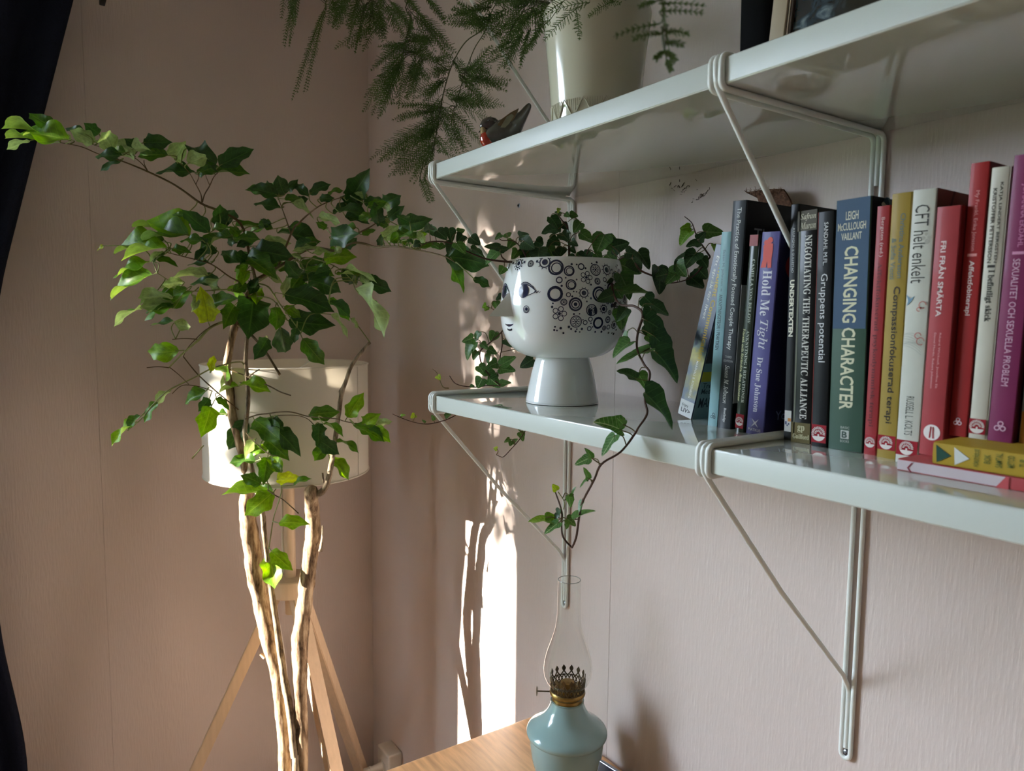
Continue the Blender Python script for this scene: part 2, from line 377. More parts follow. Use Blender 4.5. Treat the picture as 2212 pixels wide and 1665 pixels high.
def bracket(x, ztop, label, drop=.44):
    zb = ztop-TH; t = thing('shelf_bracket', label, 'bracket', (x, 0, ztop), group='white wire shelf brackets')
    yw = -.0042; yf = -DEP-WR; zu, zl = ztop+WR, zb-WR; zend = ztop-drop
    prof = [V((0, yw, zend+.006)), V((0, yw, (zend+zb)/2)), V((0, yw, zl-.010))] + arc((yw-.010, zl-.010), .010, 0, 90)[1:]
    prof += [V((0, -DEP*.5, zl))] + arc((yf+.008, zl+.008), .008, 270, 180) + arc((yf+.008, zu-.008), .008, 180, 90)
    prof += [V((0, -DEP*.5, zu)), V((0, -.03, zu))]
    for sx in (-PIT, PIT):
        b = nb(); tube(b, [V((x+sx, p.y, p.z)) for p in prof], WR, 10, 1); obj('wire_loop', b, M['wire'], t)
    # middle wire: brace, lip and tail on the wall
    zj = ztop-.345
    pm = [V((0, yw, zend+.012)), V((0, yw, (zend+zj)/2)), V((0, yw, zj-.006)), V((0, yw-.003, zj+.002)), V((0, -.02, zj+.0215)), V((0, -.16, (zj+zl)/2+.004)), V((0, yf+.012, zl-.008)), V((0, yf+.002, zl+.004)), V((0, yf, zl+.014)), V((0, yf, zu-.008))] + arc((yf+.008, zu-.008), .008, 180, 90)[1:] + [V((0, -DEP*.5, zu)), V((0, -.03, zu))]
    b = nb(); tube(b, [V((x, p.y, p.z)) for p in pm], WR, 10, 1); obj('brace_wire', b, M['wire'], t)
    b = nb(); tube(b, [V((x, yw, zb-.004)), V((x, yw, zb-.034)), V((x, yw, zb-.064))], WR, 10, 1); obj('tail_wire', b, M['wire'], t)
    # rounded lower end and screw
    b = nb(); tube(b, [V((x+PIT*math.cos(a), yw, zend+.006-PIT*1.25*math.sin(a))) for a in [math.pi*k/10 for k in range(11)]], WR, 10, 1); obj('lower_bend', b, M['wire'], t)
    b = nb(); lathe(b, [(.0002, -.0052), (.0030, -.0050), (.0043, -.0040), (.0044, 0)], (x, 0, zend+.0045), 20, (0, 1, 0)); scr = obj('bracket_screw', b, M['steel'], t)
    b = nb()
    for a in range(4): lathe(b, [(.0002, -.00545), (.0007, -.0054), (.0007, -.004)], (x+.0018*math.cos(a*1.571+.4), 0, zend+.0045+.0018*math.sin(a*1.571+.4)), 8, (0, 1, 0))
    obj('screw_recess', b, M['dark'], scr)
for x, nm in ((X1, 'left'), (X2, 'middle'), (X2+.603, 'right')):
    side = {'left': 'left end, beside the corner', 'middle': 'joint in front of the books', 'right': 'far right end'}[nm]
    bracket(x, 0, 'white wire bracket holding the lower shelf at its ' + side)
    bracket(x, UPZ, 'white wire bracket holding the upper shelf at its ' + {'left': 'left end, below the hanging fern', 'middle': 'joint below the black book', 'right': 'far right end'}[nm], .40)
    bracket(x, TPZ, 'white wire bracket of the topmost shelf at its ' + {'left': 'left end, its brace behind the bird', 'middle': 'joint above the picture', 'right': 'far right end'}[nm], .37)

# ------------------------------------------------------------------ curtain and rod
def curtain():
    ks = [(.856, -.748, -1.10), (.545, -.827, -1.11), (.234, -.905, -1.20), (-.02, -.955, -1.26), (-.16, -.972, -1.25), (-.30, -.968, -1.20), (-.53, -.952, -1.14), (-.94, -.914, -1.12), (-1.40, -.885, -1.14)]
    b = nb(); rows = []; n = 40
    zs = [.856-(.856+1.40)*i/60 for i in range(61)]
    for z in zs:
        for k in range(len(ks)-1):
            if ks[k][0] >= z >= ks[k+1][0]:
                t = (ks[k][0]-z)/(ks[k][0]-ks[k+1][0])
                t = t if k < 3 else t*t*(3-2*t); a = ks[k][1]*(1-t)+ks[k+1][1]*t; c = ks[k][2]*(1-t)+ks[k+1][2]*t; break
        row = []
        for j in range(n+1):
            u = j/n; wv = .020*math.sin(u*6.2*math.pi+.6)+.006*math.sin(u*17+z*3)
            row.append(b.verts.new((.092+wv, a+(c-a)*u, z)))
        rows.append(row)
    for r0, r1 in zip(rows, rows[1:]):
        for j in range(n): b.faces.new((r0[j], r0[j+1], r1[j+1], r1[j]))
    t = thing('curtain', 'dark navy curtain hanging gathered at the left edge of the room', 'curtain', (.09, -1.0, -1.4))
    o = obj('curtain_cloth', b, M['navy'], t)
    md = o.modifiers.new('thick', 'SOLIDIFY'); md.thickness = .003
    b = nb(); tube(b, [V((.055, -.972, -.16)), V((.125, -.968, -.15)), V((.140, -1.10, -.16)), V((.125, -1.25, -.17)), V((.055, -1.26, -.17))], .006, 8, 5); obj('tie_band', b, M['navy'], t)
curtain()
t = thing('curtain_rod', 'black curtain rail end above the navy curtain at the top left', 'curtain rod', (.11, -1.5, .875))
bxo('rail', (.085, -2.4, .858), (.135, -.700, .900), M['black'], t, .003)
bxo('end_cap', (.083, -.700, .8485), (.137, -.688, .905), M['black'], t, .002)
bxo('wall_holder', (0, -.80, .868), (.09, -.77, .890), M['black'], t, .002)

# ------------------------------------------------------------------ table
TZ = -.6851; TX0 = .918
t = thing('table', 'pine table with rounded end against the shelf wall', 'table', (1.7, -.36, FZ))
b = nb(); box(b, (TX0, -.72, TZ-.028), (2.45, -.006, TZ), .010, 4)
obj('tabletop', b, M['pine'], t)
for i, (x, y) in enumerate(((.99, -.65), (.99, -.075), (2.37, -.65), (2.37, -.075))):
    bxo('leg', (x-.022, y-.022, FZ), (x+.022, y+.022, TZ-.028), M['pine'], t, .003)
for lo, hi in (((1.012, -.66, TZ-.1), (2.348, -.64, TZ-.028)), ((1.012, -.085, TZ-.1), (2.348, -.065, TZ-.028)), ((.98, -.628, TZ-.1), (1.0, -.097, TZ-.028)), ((2.36, -.628, TZ-.1), (2.38, -.097, TZ-.028))):
    bxo('apron', lo, hi, M['pine'], t, .002)

# ------------------------------------------------------------------ oil lamp
LX, LY = 1.1290, -.1182
t = thing('oil_lamp', 'paraffin lamp with pale blue-green ceramic base, brass burner and clear glass chimney', 'oil lamp', (LX, LY, TZ))
pr = smooth_prof([(.0005, TZ+.001), (.038, TZ), (.044, TZ+.004), (.0535, TZ+.022), (.0605, TZ+.045), (.0640, TZ+.068), (.0652, TZ+.084), (.0656, TZ+.090), (.0690, TZ+.0915), (.0708, TZ+.0955), (.0700, TZ+.1000), (.0660, TZ+.1050), (.0560, TZ+.1125), (.0440, TZ+.1220), (.0350, TZ+.1340), (.0300, TZ+.1455), (.0285, TZ+.1530), (.0270, TZ+.1545), (.0005, TZ+.1545)], 3)
b = nb(); lathe(b, pr, (LX, LY, 0), 64); base = obj('oil_reservoir', b, M['teal_glaze'], t)
zb = TZ+.1530
b = nb(); lathe(b, smooth_prof([(.0262, zb-.002), (.0270, zb+.004), (.0265, zb+.008), (.0305, zb+.012), (.0315, zb+.0155), (.0305, zb+.0185), (.0296, zb+.020)], 3), (LX, LY, 0), 48); lathe(b, [(.0296, zb+.020), (.022, zb+.0205), (.012, zb+.021), (.012, zb+.034), (.010, zb+.035), (.0004, zb+.035)], (LX, LY, 0), 32); burner = obj('burner', b, M['brass'], t)
# pierced gallery with 14 cusps
def gallery():
    b = nb(); N = 14; zg = zb+.0195
    R = lambda z: .0290+.0018*max(0, (z-zg)/.03)
    def P(a, z, off=0): r = R(z)+off; return V((LX+r*math.cos(a), LY+r*math.sin(a), z))
    def strip(pts, w):
        tube(b, [P(a, z) for a, z in pts], w, 5, 3)
    for k in range(N):
        a = 2*math.pi*k/N; h = math.pi/N
        strip([(a-h, zg), (a-h*.45, zg+.008), (a, zg+.014)], .0011); strip([(a+h, zg), (a+h*.45, zg+.008), (a, zg+.014)], .0011)
        strip([(a, zg), (a+h*.55, zg+.007), (a+h, zg+.0125)], .0010); strip([(a, zg), (a-h*.55, zg+.007), (a-h, zg+.0125)], .0010)
        strip([(a-h*.9, zg+.0125), (a-h*.35, zg+.0165), (a, zg+.021)], .0012); strip([(a+h*.9, zg+.0125), (a+h*.35, zg+.0165), (a, zg+.021)], .0012)
        # leaf-shaped cusp
        pts = [(0, .0185), (.40, .0215), (.55, .0245), (.36, .0272), (0, .0305), (-.36, .0272), (-.55, .0245), (-.40, .0215)]
        f = [b.verts.new(P(a+h*u, zg+z, .0006)) for u, z in pts]; g = [b.verts.new(P(a+h*u, zg+z, -.0006)) for u, z in pts]
        b.faces.new(f); b.faces.new(g[::-1])
        for i in range(8): b.faces.new((f[i], g[i], g[(i+1) % 8], f[(i+1) % 8]))
    for z, r_ in ((zg, .0013), (zg+.0128, .0009)): tube(b, [P(2*math.pi*k/40, z) for k in range(41)], r_, 6, 1, False)
    return b
obj('gallery', gallery(), M['dbrass'], t)
b = nb(); kd = (RX*-1 + V((0, 0, .03))).normalized()
k0 = V((LX, LY, zb+.0150)); tube(b, [k0+kd*.028, k0+kd*.042, k0+kd*.0535], .0012, 8, 1); lathe(b, [(.0003, -.0012), (.0070, -.0010), (.0088, .0), (.0070, .0010), (.0003, .0014)], k0+kd*.0535, 24, kd)
obj('wick_knob', b, M['dbrass'], t)
zc = TZ+.1690
pr = smooth_prof([(.0225, zc), (.0228, zc+.004), (.0285, zc+.0095), (.0360, zc+.0180), (.0408, zc+.0290), (.0424, zc+.0410), (.0410, zc+.0540), (.0368, zc+.0720), (.0300, zc+.0920), (.0248, zc+.1090), (.0218, zc+.1240), (.0205, zc+.1400), (.0200, zc+.1650), (.0197, zc+.2010)], 4)
b = nb(); lathe(b, pr, (LX, LY, 0), 64)
ch = obj('glass_chimney', b, M['glass'], t)
b = nb(); tube(b, [V((LX+.01915*math.cos(2*math.pi*k/48), LY+.01915*math.sin(2*math.pi*k/48), zc+.2012)) for k in range(49)], .0007, 6, 1, False); obj('chimney_rim', b, mat('rim_glass', rgb(170, 172, 168), .05, .9, trans=.3, bump=.01), ch)

# ------------------------------------------------------------------ small screen device on the table
ph = thing('smartphone', 'black phone with silver rim standing tilted beside the oil lamp', 'phone', (1.262, -.195, TZ), (math.radians(-17), 0, math.radians(6)), local=True)
b = nb(); box(b, (0, 0, .004), (.072, .0085, .132), .0030, 3); obj('case', b, M['steel'], ph)
b = nb(); box(b, (.0022, -.0006, .006), (.0698, .0004, .130), .0003, 1); scrn = obj('screen', b, mat('phone_screen', rgb(14, 20, 34), .08, .5, var=.2), ph)
b = nb(); box(b, (.020, .0085, .004), (.052, .0105, .060), .0005, 1); box(b, (.022, .010, -.002), (.050, .045, .003), .0008, 1); obj('stand', b, M['black'], ph)

# ------------------------------------------------------------------ floor lamp
FX, FY = .334, -.358
t = thing('floor_lamp', 'tripod floor lamp with white drum shade and pale wooden legs in the corner', 'floor lamp', (FX, FY, FZ))
ST, SB, SR = .020, -.240, .192
b = nb(); lathe(b, [(SR, SB), (SR, (SB+ST)/2), (SR, ST)], (FX, FY, 0), 72); lathe(b, [(SR-.0012, ST), (SR-.0012, SB)], (FX, FY, 0), 72)
sh = obj('lamp_shade', b, M['shade'], t)
for z in (ST, SB):
    b = nb(); tube(b, [V((FX+SR*math.cos(2*math.pi*k/64), FY+SR*math.sin(2*math.pi*k/64), z)) for k in range(65)], .0022, 6, 1, False); obj('shade_rim', b, M['shade'], sh)
b = nb(); ea = math.atan2((RX*.95-RZ*.30).y, (RX*.95-RZ*.30).x); tube(b, [V((FX+(SR+.0004)*math.cos(ea), FY+(SR+.0004)*math.sin(ea), z)) for z in (SB, (SB+ST)/2, ST)], .0014, 6, 1); obj('shade_seam', b, M['shade'], sh)
b = nb(); tube(b, [V((FX+(SR-.003)*math.cos(a)*u, FY+(SR-.003)*math.sin(a)*u, ST-.012*(1-u))) for a in (.4,) for u in (1, 0)], .0015, 6, 1)
for a in (.4, 2.5, 4.6): tube(b, [V((FX+(SR-.001)*math.cos(a), FY+(SR-.001)*math.sin(a), ST)), V((FX+.02*math.cos(a), FY+.02*math.sin(a), ST-.03))], .0014, 6, 1)
obj('shade_spider', b, M['wire'], t)
b = nb(); lathe(b, smooth_prof([(.0004, -.095), (.010, -.092), (.017, -.062), (.024, -.04), (.028, -.02), (.024, .0), (.0004, .008)], 3)[::-1], (FX, FY, -.06), 20); obj('bulb', b, M['white_plastic'], t)
b = nb(); lathe(b, [(.0136, -.60), (.0136, -.20), (.0165, -.199), (.0165, -.155), (.0004, -.155)], (FX, FY, 0), 24); obj('pole', b, M['ash'], t)
PZ = -.528; hb = V((FX, FY, 0))
b = nb(); lathe(b, [(.014, PZ+.022), (.0500, PZ+.022), (.0525, PZ+.0195), (.0525, PZ-.0185), (.0500, PZ-.021), (.0004, PZ-.021)], (FX, FY, 0), 48); obj('hub', b, M['ash'], t)
E1 = V((.562, .827, 0)).normalized(); E2 = V((-.827, .562, 0)).normalized()
for ang in (193.6, 73.6, 313.6):
    a = math.radians(ang); dv = E1*math.cos(a)+E2*math.sin(a); sv = V((-dv.y, dv.x, 0))
    b = nb(); zt, sl = PZ-.021, .46; top = hb+dv*.034; bot = hb+dv*(.034+sl*(zt-FZ)); top.z = zt; bot.z = FZ
    wv, tv = .0165, .0145
    q = []
    for p in (top, bot):
        q.append([b.verts.new(p+dv*(tv*sx)+sv*(wv*sy)) for sx, sy in ((-1, -1), (1, -1), (1, 1), (-1, 1))])
    for k in range(4): b.faces.new((q[0][k], q[0][(k+1) % 4], q[1][(k+1) % 4], q[1][k]))
    b.faces.new(q[0][::-1]); b.faces.new(q[1])
    bmesh.ops.recalc_face_normals(b, faces=b.faces)
    bmesh.ops.bevel(b, geom=list(b.edges), offset=.0018, segments=2, affect='EDGES')
    obj('leg', b, M['ash'], t)
# its cord runs down the pole to the socket
b = nb(); tube(b, [hb+V((-.019, -.012, -.20)), hb+V((-.0185, -.012, -.40)), hb+V((-.019, -.012, PZ+.03)), hb+V((-.03, -.03, PZ-.03)), hb+V((-.022, -.01, -.75)), hb+V((0, .01, -1.1)), hb+V((.02, .05, -1.33)), V((.25, -.17, -1.405)), V((.19, -.17, -1.39)), V((.118, -.135, -1.31)), V((.122, -.105, -1.235)), V((.146, -.08, -1.2110)), V((.163, -.062, -1.205))], .0032, 8, 6); obj('cord', b, M['white_plastic'], t)
b = nb(); lathe(b, [(.0055, -.052), (.0058, -.036), (.0105, -.0345), (.0110, -.030), (.0085, -.0285), (.0110, -.010), (.0135, .002), (.0185, .004), (.0190, .012), (.0003, .012)], (.1685, -.049, -1.204), 24, (.08, 1, .04), True); obj('plug', b, M['white_plastic'], t)

# ------------------------------------------------------------------ wall socket
t = thing('wall_socket', 'white surface-mounted socket box with a plug in it, low by the corner', 'socket', (.175, 0, -1.2))
b = nb(); box(b, (.136, -.046, -1.262), (.2165, -.0005, -1.151), .006, 3); obj('socket_box', b, M['white_plastic'], t)
b = nb(); lathe(b, [(.0215, .0), (.0205, -.003), (.0185, -.0015), (.0180, .010)], (.1695, -.0465, -1.204), 32, (0, 1, 0)); obj('socket_ring', b, M['white_plastic'], t)
t = thing('plug_adapter', 'white plug adapter on the wall below the socket box', 'plug', (.10, 0, -1.29))
b = nb(); box(b, (.070, -.075, -1.345), (.150, -.0005, -1.275), .008, 3); obj('adapter_body', b, M['white_plastic'], t)
b = nb(); lathe(b, [(.017, 0), (.0165, -.002), (.0145, -.001), (.014, .006)], (.108, -.0755, -1.312), 28, (0, 1, 0)); obj('socket_ring', b, M['dark'], t)

# ------------------------------------------------------------------ leaves
def tree_leaf_mesh(seed):
    r = random.Random(seed); bm = nb(); uv = bm.loops.layers.uv.new('uv'); nt, nu = 14, 6
    fold = r.uniform(.10, .30); curl = r.uniform(.0, .28); ph = r.uniform(0, 6.28); amp = r.uniform(.06, .15); tw = r.uniform(-.25, .25); bend = r.uniform(-.07, .07)
    grid = []
    for i in range(nt+1):
        t = i/nt
        wd = (t**.62)*((1-t)**.80)*2.62*.5 if t < .80 else None
        if wd is None:
            e = (1-t)/.2; base_ = (.8**.62)*(.2**.80)*2.62*.5; wd = base_*(e**1.25)
        row = []
        for j in range(nu+1):
            u = (j/nu-.5)*2
            tooth = 1+(.15*math.sin(t*15+ph+(1.3 if u > 0 else 0)) if abs(u) == 1 and .1 < t < .88 else 0)
            x = wd*u*tooth; z = fold*abs(x)*1.2-curl*t*t+amp*math.sin(t*9+ph+(1.7 if u > 0 else 0))*abs(u)*(wd*2)+tw*x*t
            row.append((bm.verts.new((x+bend*math.sin(t*math.pi), t-.10*curl*t*t, z)), (.5+u/2, t)))
        grid.append(row)
    for a, b in zip(grid, grid[1:]):
        for j in range(nu):
            q = (a[j], a[j+1], b[j+1], b[j])
            f = bm.faces.new([v[0] for v in q])
            for l, v in zip(f.loops, q): l[uv].uv = v[1]
    bmesh.ops.remove_doubles(bm, verts=bm.verts, dist=1e-5)
    me = bpy.data.meshes.new('leaf'); bm.to_mesh(me); bm.free(); smooth(me, True, 80); return me
IVY = [(0, 0), (.14, -.09), (.32, -.10), (.46, .02), (.50, .20), (.42, .34), (.35, .44), (.31, .56), (.23, .75), (.12, .91), (0, 1.0)]
IVY2 = [(0, 0), (.18, -.08), (.38, -.02), (.50, .14), (.48, .32), (.41, .48), (.33, .64), (.22, .81), (.11, .94), (0, 1.0)]
def ivy_leaf_mesh(seed):
    r = random.Random(seed); bm = nb(); uv = bm.loops.layers.uv.new('uv')
    pts = IVY if seed % 2 == 0 else IVY2
    fold = r.uniform(.12, .35); curl = r.uniform(0, .3); wv = r.uniform(0, .1); ph = r.uniform(0, 6)
    def zz(x, y): return fold*abs(x)-curl*y*abs(y)+wv*math.sin(y*8+x*7+ph)*abs(x)*2
    asym = r.uniform(.85, 1.15)
    for sgn in (-1, 1):
        out = [(sgn*x*(asym if sgn > 0 else 1), y) for x, y in pts]
        mid = [(0, .02+.96*i/(len(pts)-1)) for i in range(len(pts))]; mid[0] = (0, 0); mid[-1] = (0, 1)
        half = [(o[0]*.5, o[1]*.55+m_[1]*.45) for o, m_ in zip(out, mid)]
        V_ = [[(bm.verts.new((x, y, zz(x, y))), (x+.5, y)) for x, y in row] for row in (mid, half, out)]
        for a, b in zip(V_, V_[1:]):
            for i in range(len(pts)-1):
                q = [a[i], a[i+1], b[i+1], b[i]]
                if sgn > 0: q = q[::-1]
                try:
                    f = bm.faces.new([v[0] for v in q])
                    for l, v in zip(f.loops, q): l[uv].uv = v[1]
                except ValueError: pass
    bmesh.ops.remove_doubles(bm, verts=bm.verts, dist=1e-5); bmesh.ops.recalc_face_normals(bm, faces=bm.faces)
    s = sum(f.normal.z for f in bm.faces)
    if s < 0: bmesh.ops.reverse_faces(bm, faces=bm.faces)
    me = bpy.data.meshes.new('leaf'); bm.to_mesh(me); bm.free(); smooth(me, True, 80); return me
TREE_ME = [tree_leaf_mesh(s) for s in range(7)]; IVY_ME = [ivy_leaf_mesh(s) for s in range(8)]
LIB = {}
def leaf_variant(lib, kind, i, mats):
    k = (lib, kind, i)
    if k not in LIB:
        me = (TREE_ME if lib == 't' else IVY_ME)[i].copy(); me.materials.clear(); me.materials.append(mats[kind]); LIB[k] = me
    return LIB[k]

class Plant:
    def __init__(s, root, lib, mats, ratio, jit):
        s.root, s.lib, s.mats, s.ratio, s.jit = root, lib, mats, ratio, jit; s.samples = []; s.pet = nb(); s.r = random.Random(11 if lib == 't' else 5)
    def stem(s, pts, name, mt, seg=7, bark=0, mark=True, sub=5, bfreq=40):
        """pts: (px, py, depth, width in px) traced along the stem"""
        W_ = [at(p[0], p[1], p[2]) for p in pts]; R = [p[3]*p[2]/FPX/2 for p in pts]
        b = nb(); tube(b, W_, R, seg, sub, True, bark, bfreq)
        o = obj(name, b, mt, s.root, None, True, 60)
        if mark: s.mark(pts)
        return o
    def mark(s, pts):
        P, D = spline([V((p[0], p[1], p[2]*300)) for p in pts], 0, 6)
        for p in P: s.samples.append((p.x, p.y, p.z/300))
    def near(s, px, py):
        return min(s.samples, key=lambda q: (q[0]-px)**2+(q[1]-py)**2)
    def leaf(s, bx, by, tx, ty, wpx, kind, d=None):
        if s.lib == 'i': tx, ty, wpx = bx+(tx-bx)*1.14, by+(ty-by)*1.14, wpx*1.12
        n = s.near(bx, by); r = s.r
        d0 = (n[2]+r.uniform(-s.jit, s.jit)) if d is None else d
        B = at(bx, by, d0); L0 = (at(tx, ty, d0)-B).length; w3 = wpx*d0/FPX
        L = L0; dt = r.uniform(-.25, .15)*L0
        if w3 > s.ratio*1.08*L0:
            L = w3/(s.ratio*1.05); dt = -math.sqrt(max(L*L-L0*L0, 0))*(1 if r.random() < .8 else -1); dt = max(min(dt, .06), -.075)
        T_ = at(tx, ty, d0+dt); ax = (T_-B); L = ax.length; ax.normalize()
        v = (CAM-(B+T_)/2).normalized(); n0 = (v-ax*v.dot(ax)).normalized()
        real = s.ratio*L; q = min(1, max(.12, w3/real)); tilt = math.acos(q); Wd = max(w3, real) if q < 1 else w3
        cand = [Matrix.Rotation(sg*tilt, 3, ax)@n0 for sg in (1, -1)]
        up = max(cand, key=lambda c: c.z) if kind != 'p' else min(cand, key=lambda c: c.z)
        if kind == 'p': up = -up
        side = ax.cross(up).normalized()
        me = leaf_variant(s.lib, kind, r.randrange(7 if s.lib == 't' else 8), s.mats)
        o = bpy.data.objects.new('leaf', me); COL.objects.link(o); o.parent = s.root
        mtx = Matrix.Identity(4)
        for i in range(3):
            mtx[i][0] = side[i]*Wd; mtx[i][1] = ax[i]*L; mtx[i][2] = up[i]*L; mtx[i][3] = B[i]
        o.matrix_parent_inverse = Matrix.Translation(-V(s.root.location)); o.matrix_basis = mtx
        # stalk to the nearest stem
        N = at(n[0], n[1], n[2]); gap = (N-B).length
        if .003 < gap < .17:
            mid = (N+B)/2-ax*gap*.22+V((0, 0, gap*.10))
            tube(s.pet, [N, mid, B, B+ax*L*.10], [.0011 if s.lib == 't' else .0007]*2+[.0009 if s.lib == 't' else .0006]*2, 5, 4)
    def done(s, mt):
        o = obj('leaf_stalks', s.pet, mt, s.root); o['kind'] = 'stuff'
def crop(ox, oy, sc_, L):
    return [(ox+e[0]/sc_, oy+e[1]/sc_, ox+e[2]/sc_, oy+e[3]/sc_, e[4]/sc_, e[5]) for e in L]

# ------------------------------------------------------------------ the tall potted tree
TP = V((.525, -.43, FZ))
tree = thing('potted_tree', 'tall houseplant tree with bare pale trunks and glossy green leaves before the floor lamp', 'potted plant', TP)
b = nb(); lathe(b, [(.0005, FZ+.001), (.085, FZ), (.10, FZ+.01), (.128, FZ+.20), (.135, FZ+.205), (.135, FZ+.235), (.124, FZ+.235), (.118, FZ+.19), (.0005, FZ+.19)], (TP.x, TP.y, 0), 48); obj('pot', b, M['terracotta'], tree)
b = nb(); lathe(b, [(.119, FZ+.205), (.08, FZ+.215), (.0005, FZ+.22)], (TP.x, TP.y, 0), 40); obj('soil', b, M['soil'], tree)
pl = Plant(tree, 't', LM, .50, .045)
pl.stem([(626, 2030, 1.638, 28), (621, 1850, 1.650, 27), (615, 1665, 1.662, 26), (612, 1583, 1.661, 25), (606, 1521, 1.660, 27), (601, 1459, 1.660, 30), (585, 1397, 1.659, 34), (567, 1305, 1.658, 37), (552, 1243, 1.643, 38), (545, 1181, 1.626, 37), (539, 1150, 1.618, 35), (533, 1090, 1.602, 31), (535, 1030, 1.574, 23), (520, 960, 1.550, 20), (503, 905, 1.545, 18), (497, 845, 1.540, 17), (490, 800, 1.535, 16), (495, 760, 1.530, 15), (507, 705, 1.525, 16), (520, 665, 1.520, 14), (540, 630, 1.510, 13), (552, 605, 1.500, 12)], 'trunk', M['bark'], 18, .15, True, 9, 60)
pl.stem([(634, 2030, 1.633, 16), (640, 1665, 1.637, 17), (636, 1629, 1.637, 17), (629, 1552, 1.637, 17), (613, 1459, 1.637, 16), (601, 1373, 1.637, 14), (590, 1298, 1.631, 13), (582, 1243, 1.626, 10), (571, 1150, 1.597, 11), (566, 1100, 1.577, 11), (548, 1030, 1.540, 10), (530, 945, 1.520, 10), (532, 905, 1.515, 9.5), (536, 868, 1.510, 9), (535, 830, 1.508, 9), (531, 775, 1.505, 9), (534, 728, 1.500, 8)], 'trunk', M['bark2'], 12, .14, True, 8, 80)
pl.stem([(645, 2030, 1.657, 24), (655, 1720, 1.649, 22), (654, 1665, 1.647, 22), (653, 1614, 1.646, 24), (650, 1536, 1.645, 28), (649, 1459, 1.644, 31), (647, 1385, 1.644, 35), (652, 1345, 1.643, 32), (657, 1311, 1.638, 33), (663, 1258, 1.630, 33), (672, 1196, 1.621, 32), (677, 1150, 1.610, 33), (675, 1110, 1.600, 29), (672, 1066, 1.562, 29), (671, 1057, 1.560, 28)], 'trunk', M['bark'], 18, .15, True, 9, 60)
pl.stem([(678, 1072, 1.564, 15), (695, 1062, 1.561, 14), (706, 1045, 1.558, 13), (714, 1012, 1.551, 11), (723, 955, 1.541, 10), (732, 892, 1.529, 9.5), (736, 858, 1.524, 10), (738, 846, 1.522, 12), (742, 836, 1.520, 9), (748, 820, 1.518, 8.5), (757, 795, 1.514, 8.5), (769, 775, 1.511, 8), (785, 755, 1.508, 7.5), (799, 739, 1.506, 7)], 'branch', M['bark2'], 10, .16, True, 7, 90)
pl.stem([(700, 1050, 1.559, 5), (698, 1035, 1.556, 4.5), (697, 1022, 1.553, 4)], 'twig', M['bark2'], 6, .1)
pl.stem([(692, 1190, 1.593, 9), (696, 1160, 1.585, 4), (697, 1135, 1.579, 3)], 'twig', M['bark2'], 6, .1)
pl.stem([(572, 1420, 1.670, 10), (563, 1412, 1.670, 7)], 'twig', M['bark'], 6, .1, True, 1)
